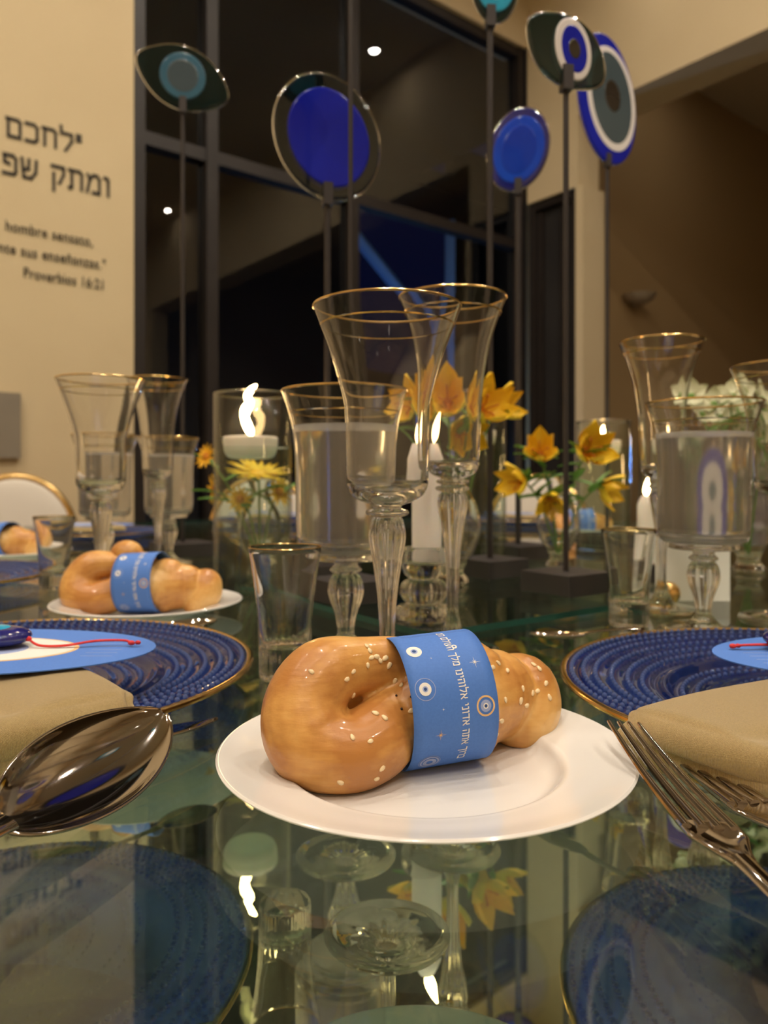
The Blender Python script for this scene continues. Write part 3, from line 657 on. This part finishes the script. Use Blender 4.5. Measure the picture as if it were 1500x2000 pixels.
# ------------------------------------------------------------ eye sculptures on rods
def ell(a, b, n=48, alm=0.0, rot=0.0, cx=0, cz=0):
    out = []
    for k in range(n):
        t = 2*PI*k/n; x = math.cos(t)*a; z = math.sin(t)*b
        if alm: z *= (1-alm*abs(math.cos(t))**2.2)
        out.append((cx + x*math.cos(rot)-z*math.sin(rot), cz + x*math.sin(rot)+z*math.cos(rot)))
    return out
def sculpture(label, x, y, z0, base, disc_z, rod_r, yaw, layers, clip=.012, base_h=.024, base_rot=ang):
    """layers: (name, a, b, almond, rot, cx, cz, depth, material); first is the body, drawn round the disc centre"""
    t = thing('eye_sculpture', label, 'sculpture', (x, y, z0), 0, 'glass eye sculptures')
    e = Matrix.Rotation(base_rot, 4, 'Z')
    o = MB().box((-base, -base, 0.0003), (base, base, base_h), e).obj('base', M['blackmetal'], t, smooth=0)
    mods(o, ('BEVEL', dict(width=.001, segments=2)))
    low = disc_z - layers[0][2]*.98
    MB().tube([(0, 0, base_h-.002), (0, 0, low+.006)], rod_r, 10).obj('rod', M['blackmetal'], t)
    Rm = Matrix.Rotation(yaw, 4, 'Z')
    MB().box((-.006, -.008, low-.008), (.006, .006, low+clip*1.6), Rm).obj('clip', M['blackmetal'], t, smooth=0)
    eye_o = None
    for i, (nm, a, b, al, ro, cx, cz, dep, mat) in enumerate(layers):
        m = MB().prism(ell(a, b, 56, al, ro, cx, cz), -dep, dep)
        o = m.obj(nm, M[mat], t if i == 0 else eye_o, smooth=40)
        mods(o, ('BEVEL', dict(width=min(dep*.8, .003), segments=3, limit_method='ANGLE')))
        if i == 0:
            E_ = ell(a, b, 72, al, ro, cx, cz); MB().tube([(x_, 0, z_) for x_, z_ in E_], .0019, 8, closed=True).obj('polished_rim', M['crystal'], o, smooth=80)
        if i == 0: o.location = (0, 0, disc_z); o.rotation_euler = (0, 0, yaw); eye_o = o
    return t
sculpture('almond dark-glass eye with teal iris on a rod, at left', (357-750)/1480*1.33, 1.33, 0, .045, .838, .0035, .25,
    [('glass_eye', .082, .055, .35, -.35, 0, 0, .004, 'clearteal'), ('iris', .040, .042, 0, 0, 0, .002, .0048, 'teal'), ('pupil', .028, .030, 0, 0, 0, .002, .0052, 'greyteal')])
sculpture('large smoky disc with cobalt centre on a rod, left of centre', -.0705, .945, TZ, .030, .554, .0040, .25,
    [('glass_eye', .065, .079, 0, .35, 0, 0, .005, 'clearblue'), ('iris', .051, .063, 0, .3, .001, -.002, .006, 'cobalt')])
sculpture('eye sculpture whose thin rod leaves the top of the frame, disc mostly above it', -.0350, .795, TZ, .034, .695, .0026, .1,
    [('glass_eye', .036, .034, .2, 0, -.012, 0, .005, 'clearteal'), ('iris', .024, .026, 0, 0, -.012, 0, .006, 'cyan')])
sculpture('small cyan and white glass eye cut by the top edge of the frame', .1400, 1.0, TZ, .036, .775, .0040, .1,
    [('glass_eye', .031, .045, .1, 0, .006, 0, .005, 'clearteal'), ('iris', .026, .034, 0, 0, .006, 0, .006, 'cyan'), ('white_ring', .017, .022, 0, 0, .006, .004, .0068, 'whiteglass')])
sculpture('bright blue oval glass disc on a rod, right of centre', .2285, 1.29, 0, .045, .695, .0050, -.2,
    [('glass_eye', .050, .071, 0, -.25, 0, 0, .005, 'navy'), ('iris', .043, .058, 0, -.25, .001, -.002, .006, 'blue2'), ('pupil', .030, .043, 0, -.25, .001, -.002, .0065, 'blue3')])
sculpture('dark teal almond eye with white ring and black pupil, nearest at right', .2060, .858, TZ, .036, .612, .0032, .2,
    [('glass_eye', .054, .038, .30, -.62, 0, 0, .004, 'clearteal'), ('white_ring', .0225, .0365, 0, .18, .007, .001, .005, 'whiteglass'), ('iris', .0165, .0285, 0, .18, .008, .001, .0055, 'cobalt'), ('pupil', .0085, .0130, 0, .18, .008, .001, .006, 'pupil')])
sculpture('large cobalt glass eye with white ring and slate centre, behind at right', .4566, 1.55, 0, .045, .910, .0040, .3,
    [('glass_eye', .066, .133, 0, .16, -.003, 0, .006, 'cobalt'), ('white_ring', .056, .108, 0, .16, .006, .000, .007, 'whiteglass'), ('iris', .047, .095, 0, .16, .006, .002, .0075, 'greyteal'), ('pupil', .019, .034, 0, .16, .008, .006, .0082, 'pupil')])
sculpture('low eye sculpture behind the right water goblet', .385, .97, 0, .035, .125, .003, 0,
    [('glass_eye', .040, .062, 0, 0, 0, 0, .005, 'cobalt'), ('white_ring', .027, .042, 0, 0, 0, 0, .006, 'whiteglass'), ('pupil', .010, .014, 0, 0, 0, 0, .007, 'teal')])

# ------------------------------------------------------------ flowers
def petal_mesh(name, L, W, cup, mat, tip=1.0):
    def f(i, j):
        x = (i-.5)*W*math.sin(PI*min(1, .12+.88*j)**tip)*1.0; y = L*j
        return (x, y, cup*L*j*j + abs(i-.5)**2*W*.8)
    m = MB().grid(f, 4, 6); return m.mesh(name, mat, 80)
pet_lily = petal_mesh('petal', .034, .024, .35, M['yellow']); pet_lily2 = petal_mesh('petal', .032, .018, .55, M['amber'])
pet_daisy = petal_mesh('petal', .040, .0085, .10, M['yellow'], .8); pet_daisy_s = petal_mesh('petal', .019, .0055, .10, M['amber'], .8)
pet_white = petal_mesh('petal', .013, .012, .25, M['white_petal'])
leaf_me = petal_mesh('leaf', .050, .016, -.25, M['leaf'], .7)
heart = MB().ball((0, 0, .002), (.006, .006, .003), 12, 6).mesh('flower_centre', M['orange'])
white_heart = MB().ball((0, 0, .001), (.003, .003, .002), 10, 6).mesh('flower_centre', M['leaf'])
daisy_heart = MB().ball((0, 0, .001), (.010, .010, .004), 14, 6).mesh('flower_centre', M['amber'])
anther = MB().tube([(0, 0, 0), (.001, .004, .012), (.002, .009, .017)], .0008, 5).ball((.002, .009, .017), (.0012, .0022, .0012), 6, 4).mesh('stamen', M['orange'])
def flower(kind, pos, root, look, sc, label, group, leaves=2):
    f = thing('flower', label, 'flower', root, 0, group)
    P = Vector(pos) - Vector(root)
    mid = P*.55 + Vector((0, 0, .02))
    MB().tube([p for p in smooth_path([(0, 0, .002), tuple(mid), tuple(P)], 6)], .0016, 8).obj('stem', M['stem'], f)
    head = bpy.data.objects.new('flower_head', {'lily': heart, 'daisy': daisy_heart, 'daisy_s': heart, 'white': white_heart}[kind]); COL.objects.link(head)
    head.parent = f; head.location = P; head.scale = (sc,)*3
    head.rotation_mode = 'QUATERNION'; head.rotation_quaternion = Vector(look).to_track_quat('Z', 'Y')
    spec = {'lily': (6, pet_lily, pet_lily2, .55), 'daisy': (22, pet_daisy, pet_daisy, .05), 'daisy_s': (14, pet_daisy_s, pet_daisy_s, .05), 'white': (5, pet_white, pet_white, .2)}[kind]
    for k in range(spec[0]):
        p = bpy.data.objects.new('petal', spec[1+k % 2]); COL.objects.link(p); p.parent = head
        p.rotation_euler = (spec[3]+random.uniform(-.12, .12), 0, 2*PI*k/spec[0]+random.uniform(-.06, .06)); p.rotation_mode = 'XYZ'
        r0 = .003; a = 2*PI*k/spec[0]; p.location = (-math.sin(a)*r0, math.cos(a)*r0, .0005*(k % 2))
    if kind == 'lily':
        for k in range(4):
            p = bpy.data.objects.new('stamen', anther); COL.objects.link(p); p.parent = head; p.rotation_euler = (0, 0, k*PI/2+.3)
    for k in range(leaves):
        l = bpy.data.objects.new('leaf', leaf_me); COL.objects.link(l); l.parent = f
        q = Vector(smooth_path([(0, 0, .002), tuple(mid), tuple(P)], 6)[min(11, 7+2*k)]); l.location = q
        l.rotation_euler = (random.uniform(.2, .9), random.uniform(-.3, .3), random.uniform(0, 2*PI)); l.scale = (.9,)*3
    return f
def fp(px, py, d): return ((px-750)/1480*d, d, .133-(py-937)/1480*d)
def bud_vase(label, x, y, z, sc, prof=None):
    v = thing('bud_vase', label, 'vase', (x, y, z), 0, 'glass bud vases')
    prof = prof or [(0, .0003), (.016, .0003), (.018, .004), (.012, .012), (.014, .020), (.026, .040), (.031, .060), (.027, .085), (.016, .105), (.013, .118), (.018, .132)]
    o = [(a*sc, b*sc) for a, b in prof]; i = [(max(0, a*sc-.0016), b*sc+(.004 if k < 2 else 0)) for k, (a, b) in enumerate(prof)]
    i = [(a, b) for a, b in i if b > .012*sc]
    MB().lathe(smooth_path(o, 3)+smooth_path(list(reversed(i))+[(0, .014*sc)], 3), 40).obj('glass_body', M['crystal'], v, smooth=60)
    return v
# vase behind the left cylinder
d1 = 1.06; x1 = (508-750)/1480*d1
bud_vase('small clear bud vase with yellow daisies behind the left cylinder', x1, d1, 0, 1.0)
r1 = (x1, d1, .015)
flower('daisy', fp(505, 925, d1-.03), r1, (.15, -.35, 1), 1.05, 'large yellow daisy seen side-on through the left cylinder', 'yellow daisies')
flower('daisy_s', fp(545, 962, d1+.01), r1, (.6, -.6, .3), 1.1, 'yellow daisy lower right of the large one', 'yellow daisies')
flower('daisy_s', fp(403, 892, d1+.02), r1, (-.5, -.7, .3), .9, 'small orange daisy at the left of the cylinder vase', 'yellow daisies')
flower('daisy_s', fp(420, 955, d1+.02), r1, (-.8, -.5, 0), 1.0, 'yellow daisy low at the left of the cylinder vase', 'yellow daisies')
flower('daisy_s', fp(470, 975, d1-.02), r1, (-.3, -.8, -.1), 1.0, 'yellow daisy hanging under the large one', 'yellow daisies')
# vase behind the tall goblet
d2 = .93; x2 = (884-750)/1480*d2
bud_vase('round clear bud vase with tall yellow lilies behind the narrow goblet', x2, d2, TZ, 1.12)
r2 = (x2, d2, .022)
for px, py, dd, lk, s_, lb in [(872, 790, -.02, (-.1, -1, .25), 1.5, 'big yellow lily seen through the narrow goblet'), (935, 805, .01, (.5, -.8, .3), 1.35, 'yellow lily at the right of the narrow goblet'), (828, 800, .0, (-.6, -.7, .2), 1.2, 'yellow lily between the two front goblets'), (900, 845, .02, (.2, -1, -.2), 1.2, 'lower yellow lily behind the narrow goblet'), (965, 800, .04, (.7, -.6, .3), 1.1, 'pale yellow lily beside the half-hidden cylinder')]:
    flower('lily', fp(px, py, d2+dd), r2, lk, s_, lb, 'yellow lilies', 3)
# vase at right of centre
d3 = 1.16; x3 = (1090-750)/1480*d3
bud_vase('clear bud vase with yellow lilies right of centre, behind a rod', x3, d3, 0, 1.05)
r3 = (x3, d3, .015)
for px, py, dd, lk, s_, lb in [(1055, 890, 0, (-.2, -.9, .5), .95, 'yellow lily with orange throat, upper left of the right bouquet'), (1143, 885, -.01, (.2, -1, .3), 1.15, 'wide yellow lily at the top right of the right bouquet'), (1025, 940, .0, (-.9, -.5, 0), .95, 'yellow lily at the left of the right bouquet'), (1072, 970, -.01, (0, -.8, -.5), .8, 'small yellow lily drooping at the front of the right bouquet'), (1168, 950, .01, (.7, -.6, -.3), .9, 'yellow lily drooping at the right of the right bouquet')]:
    flower('lily', fp(px, py, d3+dd), r3, lk, s_*1.3, lb, 'yellow lilies', 7)
# white blossoms at right
d4 = 1.10; x4 = (1462-750)/1480*d4
bud_vase('clear vase of white blossoms at the right edge', x4, d4, 0, 1.3)
k = 0
names = ['topmost', 'leftmost', 'upper left', 'upper right', 'centre', 'lower right', 'front', 'rear', 'low left']
for px, py in [(1395, 790), (1350, 775), (1370, 810), (1430, 775), (1445, 800), (1480, 785), (1500, 830), (1470, 850), (1410, 815)]:
    flower('white', fp(px, py, d4+random.uniform(-.03, .03)), (x4, d4, .018), (random.uniform(-.5, .5), -.8, .6), 1.7, 'pale white blossom, %s of the right-edge bouquet' % names[k], 'white blossoms', 2); k += 1

# ------------------------------------------------------------ cards, beads, napkins
def ellipse_disc(a, b, th, cx=0, cy=0, z=0, n=64):
    return MB().add([(cx+a*math.cos(2*PI*k/n), cy+b*math.sin(2*PI*k/n), z) for k in range(n)] + [(cx+a*math.cos(2*PI*k/n), cy+b*math.sin(2*PI*k/n), z+th) for k in range(n)],
        [tuple(reversed(range(n))), tuple(range(n, 2*n))] + [(k, (k+1) % n, (k+1) % n+n, k+n) for k in range(n)])
def eye_card(label, loc, rz):
    c = thing('eye_card', label, 'card', loc, rz)
    ellipse_disc(.105, .0600, .0006).obj('card', M['bluepaper'], c, smooth=30)
    ellipse_disc(.066, .0345, .0001, -.005, 0, .0006).obj('gold_ring', M['gold_ink'], c, smooth=30)
    ellipse_disc(.0645, .0330, .0001, -.006, 0, .0007).obj('white_ring', M['cardpaper'], c, smooth=30)
    ellipse_disc(.040, .021, .0001, -.008, 0, .0008).obj('lilac_ring', M['lilac_ink'], c, smooth=30)
    m = MB()
    for s in (-1, 1):
        for k in range(5):
            y = -.016 + .008*k; m.box((s*.078-.009, y-.0003, .0006), (s*.078+.009, y+.0003, .00068))
    m.obj('lash_lines', M['lilac_ink'], c, smooth=0)
    return c
c1 = eye_card('oval blue card printed with a white eye, lying on the left napkin', (-.238, .437, .0345), 0)
c2 = copy_tree(c1, (.292, .425, .0335), 0, 'oval blue card at the right edge, lying on the right napkin')
c3 = copy_tree(c1, (-.66, 1.68, .0335), 0, 'distant blue card on the back left charger')
c4_ = copy_tree(c1, (.40, 2.24, .0335), 0, 'distant blue card on the back charger behind the lilies')
c5 = copy_tree(c1, (-.35, 2.22, .0335), 0, 'distant blue card on the charger behind the tall cylinder')
def bracelet(label, loc, pts, bead=True):
    b = thing('red_bracelet', label, 'bracelet', loc)
    if bead:
        MB().ball((0, 0, .0062), (.017, .014, .0060), 24, 12).obj('glass_bead', M['navy'], b, smooth=80)
        MB().ball((-.002, -.001, .0090), (.0105, .0085, .0042), 20, 10).obj('bead_eye', M['cyan'], b, smooth=80)
    for off in (0, .0016):
        m = MB(); P = smooth_path([(x, y+off*(1-2*abs(i/(len(pts)-1)-.5)), z) for i, (x, y, z) in enumerate(pts)], 6); m.tube(P, .00065, 6).obj('cord', M['cord'], b)
    kx = pts[-1]; MB().ball(kx, (.0022, .0016, .0015), 8, 6).ball((kx[0]+.0035, kx[1]+.001, kx[2]), (.0018, .0014, .0013), 8, 6).obj('knot', M['cord'], b, smooth=80)
    k0 = pts[0]; MB().ball(k0, (.0022, .0016, .0015), 8, 6).obj('knot', M['cord'], b, smooth=80)
    return b
bracelet('red cord with a dark glass eye bead on the left card', (-.2235, .443, .0354), [(.0165, -.002, .005), (.024, -.004, .0015), (.038, -.003, .0012), (.054, .001, .0030), (.070, .003, .0030), (.0755, .001, .0020)])
bracelet('red cord with a knot on the right card, at the frame edge', (.238, .440, .0344), [(.02, .002, .005), (.005, .002, .002), (-.012, .001, .0025), (-.028, .000, .0025), (-.035, .001, .0018)])

def napkin(label, corner, dfront, dback, LF, LB, top, seed, drop=.017, group=None):
    """corner: rim-side corner; front edge runs along dfront and drapes over the charger rim, body runs along dback"""
    rnd = random.Random(seed); nk = thing('satin_napkin', label, 'napkin', (corner[0], corner[1], 0), 0, 'gold satin napkins')
    f = Vector((dfront[0], dfront[1], 0)).normalized(); b = Vector((dback[0], dback[1], 0)).normalized()
    def layer(z0, inset, cut, ph, thk, nm):
        def fn(i, j):
            u = i*LF - inset; v = j
            body = (v-.28)/.72
            if v > .28:
                p = f*u + b*(body*LB); z = z0 + .003*body + .0015*math.sin(u*60+ph) + .0012*math.sin((u*40+body*4)+ph)
                z -= .0065*math.exp(-((u-.050-body*.025)/.0042)**2)*(body**.3)          # pressed crease
            else:
                s = 1-v/.28                                  # 0 at the edge, 1 at the hem
                a = s*PI*.62
                out = .0075*math.sin(a); dn = (drop-cut)*(1-math.cos(a))*.72
                p = f*(u+.0025*math.sin(s*3+ph)) - b*(out + .002*s*math.sin(u*55+ph)); z = z0 - dn + .0014*math.sin(u*62+ph*2)*s
            return (p.x, p.y, max(z, .0030))
        o = MB().grid(fn, 48, 32).obj(nm, M['satin'], nk, smooth=80)
        mods(o, ('SOLIDIFY', dict(thickness=thk, offset=-1)), ('SUBSURF', dict(levels=1, render_levels=1)))
        return o
    layer(top, 0, 0.003, .3, .0022, 'top_fold')
    layer(top-.0045, .0045, -.0015, 1.7, .0022, 'lower_fold')
    return nk
napkin('folded gold satin napkin draped over the left charger rim', (-.126, .370), (-.72, -.69), (-.69, .72), .20, .085, .0275, 3)
napkin('folded gold satin napkin draped over the right charger rim', (.1165, .352), (.63, -.777), (.88, .475), .20, .11, .0265, 5)
def flat_napkin(label, loc, rz):
    n = thing('satin_napkin', label, 'napkin', loc, rz, 'gold satin napkins')
    o = MB().grid(lambda i, j: ((i-.5)*.15, (j-.5)*.24, .002+.0015*math.sin(i*9)+.001*math.sin(j*7)), 12, 16).obj('top_fold', M['satin'], n, smooth=80)
    mods(o, ('SOLIDIFY', dict(thickness=.008, offset=0)), ('BEVEL', dict(width=.003, segments=2)))
flat_napkin('distant gold napkin under the back left blue card', (-.66, 1.68, .0265), .4)
flat_napkin('distant gold napkin at the back, behind the lilies', (.40, 2.24, .0265), 0)
flat_napkin('distant gold napkin behind the tall cylinder', (-.35, 2.22, .0265), .1)

# ------------------------------------------------------------ cutlery
def frame_of(tip, neck, roll=0.0):
    T = Vector(tip); Nk = Vector(neck); y = (T-Nk).normalized(); x = y.cross(Vector((0, 0, 1))).normalized(); z = x.cross(y)
    Rr = Matrix((x, y, z)).transposed().to_4x4(); return Matrix.Translation(Nk) @ Rr @ Matrix.Rotation(roll, 4, 'Y')
def cut_thing(name, label, cat, tip, neck, roll=0.0):
    o = thing(name, label, cat); o.matrix_world = frame_of(tip, neck, roll); o.rotation_mode = 'XYZ'; return o
def spoon(label, tip, neck, L, W, dep, hl, roll=0, cat='spoon', name='table_spoon'):
    s = cut_thing(name, label, cat, tip, neck, roll)
    def wy(y):                                   # half-width along 0..1
        return W*math.sin(PI*(y**.86))**.62*(.86+.14*y)
    nv, nu = 36, 20; vs = []; fs = []
    for j in range(nv+1):
        y = .004+.992*j/nv; hw_ = wy(y)
        for i in range(nu+1):
            q = -1+2*i/nu; e = max(0, 1-q*q); z = -dep*e**.75*math.sin(PI*min(1, y))**.55
            vs.append((q*hw_, y*L, z))
    for j in range(nv):
        for i in range(nu): k = j*(nu+1)+i; fs.append((k, k+1, k+nu+2, k+nu+1))
    o = MB().add(vs, fs).obj('bowl', M['chrome'], s, smooth=80)
    mods(o, ('SOLIDIFY', dict(thickness=.0016, offset=-1)), ('SUBSURF', dict(levels=1, render_levels=1)))
    P = smooth_path([(0, .004, -.0006, .0040), (0, -.012, .002, .0034), (0, -.045, .004, .0030), (0, -hl*.7, -.002, .0062), (0, -hl, -.006, .0085)], 6)
    MB().tube([p[:3] for p in P], [p[3] for p in P], 14, flat=.38).obj('handle', M['chrome'], s)
    return s
spoon('polished steel spoon bowl lying on the glass before the left napkin', (-.1065, .366, .0215), (-.1300, .258, .0150), .1120, .0255, .0075, .13, .48)
spoon('small dark spoon tip behind the left charger', (-.150, .672, .010), (-.190, .640, .010), .052, .017, .007, .10, 0, name='dessert_spoon')
def fork(label, tip, neck, L, W, roll=0, name='table_fork'):
    s = cut_thing(name, label, 'fork', tip, neck, roll)
    def zc(y): return -.0026*math.sin(PI*min(1, max(0, y/L))*.95)
    for k in range(4):
        x0 = (-1.5+k)*W*.5
        P = [(x0*(1-.22*q), L*(.22+.78*q), zc(L*(.22+.78*q))+.0006*q) for q in [i/12 for i in range(13)]]
        Rr = [.00205-.0011*(i/12)**1.5 for i in range(13)]
        MB().tube(P, Rr, 10, flat=.75).obj('tine', M['chrome'], s)
    def fn(i, j):
        y = .27*L*j; hw_ = (.0042 + (W*1.5*.5+.0021-.0042)*min(1, (j/.62))**1.4) if j < .62 else (W*.75+.0021)
        q = -1+2*i; return (q*hw_, y, zc(y) - .0022*(1-q*q)*math.sin(PI*min(1, j)))
    o = MB().grid(fn, 16, 20).obj('head', M['chrome'], s, smooth=80)
    mods(o, ('SOLIDIFY', dict(thickness=.0020, offset=0)), ('SUBSURF', dict(levels=1, render_levels=1)))
    P = smooth_path([(0, .004, -.0003, .0042), (0, -.012, .001, .0036), (0, -.045, .002, .0032), (0, -.10, -.001, .0065), (0, -.13, -.004, .0085)], 6)
    MB().tube([p[:3] for p in P], [p[3] for p in P], 14, flat=.38).obj('handle', M['chrome'], s)
    return s
fork('polished steel fork nearest the camera at right, tines by the white plate', (.1070, .337, .0245), (.1140, .2380, .0120), .1010, .0118, .10)
fork('second steel fork, half under the right napkin', (.1300, .372, .0150), (.1440, .2700, .0080), .103, .0100, 0)
kn = cut_thing('table_knife', 'dark steel knife tip between the spoon and the white plate', 'knife', (-.0885, .4035, .0050), (-.152, .352, .0050))
MB().grid(lambda i, j: ((i-.5)*.016*(1-max(0, (j-.6)/.4)**2*.96), j*.0815, .0012*math.sin(PI*i)), 10, 20).obj('blade', M['chrome'], kn, smooth=80)
mods(kn.children[0] if kn.children else COL.objects['blade'], ('SOLIDIFY', dict(thickness=.0012, offset=0)))
MB().tube([(0, .004, 0), (0, -.04, 0), (0, -.11, 0)], [.004, .0045, .006], 12, flat=.5).obj('handle', M['chrome'], kn)
spoon('glinting small spoon tip behind the front roll, left of the right charger', (.1180, .632, .006), (.160, .598, .012), .050, .010, .004, .05, 0, name='dessert_spoon')

# place-card with gold ball, right
cardr = thing('place_card', 'blank white upright card behind the right goblet stem', 'card', (.338, .83, 0), -.05)
o = MB().box((-.040, -.0004, .0002), (.040, .0004, .076)).obj('card', M['cardpaper'], cardr, smooth=0)
gb = thing('card_holder', 'small gold ball card holder before the white card', 'card holder', (.302, .805, 0))
MB().ball((0, 0, .0125), .0125, 24, 14).obj('ball', M['gold'], gb, smooth=80)
MB().lathe([(0, .0002), (.006, .0002), (.005, .0015), (0, .0015)], 16).obj('foot', M['gold'], gb)

# ------------------------------------------------------------ chairs
def chair(label, loc, rz):
    c = thing('oval_back_chair', label, 'chair', loc, rz, 'white oval-back chairs')
    n = 40; cz = .70; a = .20; b = .225
    pts = [(a*math.cos(2*PI*k/n), .03*(math.sin(2*PI*k/n)), cz+b*math.sin(2*PI*k/n)) for k in range(n)]
    MB().tube(pts, .013, 10, closed=True).obj('back_frame', M['gold'], c)
    m = MB().ball((0, 0, cz), (a-.010, .028, b-.010), 32, 18).obj('backrest', M['upholstery'], c, smooth=80)
    m = MB().lathe(smooth_path([(0, .40), (.20, .40), (.225, .42), (.22, .455), (.17, .475), (0, .48)], 3), 40, c=(0, -.22, 0)).obj('seat', M['upholstery'], c, smooth=60)
    MB().lathe([(.19, .37), (.225, .37), (.23, .40), (.19, .40), (.19, .37)], 40, c=(0, -.22, 0)).obj('seat_frame', M['gold'], c)
    for sx in (-1, 1):
        MB().tube([(sx*.06, .01, .375), (sx*.075, .01, .49)], .012, 8).obj('back_post', M['gold'], c)
        for sy in (-.38, -.06):
            MB().tube([(sx*.15, sy, .375), (sx*.155, sy, .2), (sx*.16, sy, 0)], [.018, .014, .009], 8).obj('leg', M['gold'], c)
c_ = chair('white oval-back chair with gold frame before the cream wall, far left', (-1.315, 2.70, ZF), .4)
chair('white oval-back chair mostly hidden by the tall cylinder vase', (-.49, 3.05, ZF), .15)
chair('white oval-back chair behind the yellow lilies', (.62, 3.05, ZF), -.15)
# armchair in the far room
ac = thing('armchair', 'rounded grey armchair in the dim far room', 'armchair', (2.25, 5.0, ZF), .6)
MB().lathe(smooth_path([(0, .2), (.42, .2), (.46, .5), (.44, .85), (.34, 1.02), (0, 1.10)], 3), 32).obj('shell', M['armchair'], ac, smooth=60)
MB().lathe(smooth_path([(0, 0), (.38, 0), (.42, .1), (.42, .2), (0, .2)], 2), 32).obj('base', M['navy'], ac, smooth=40)
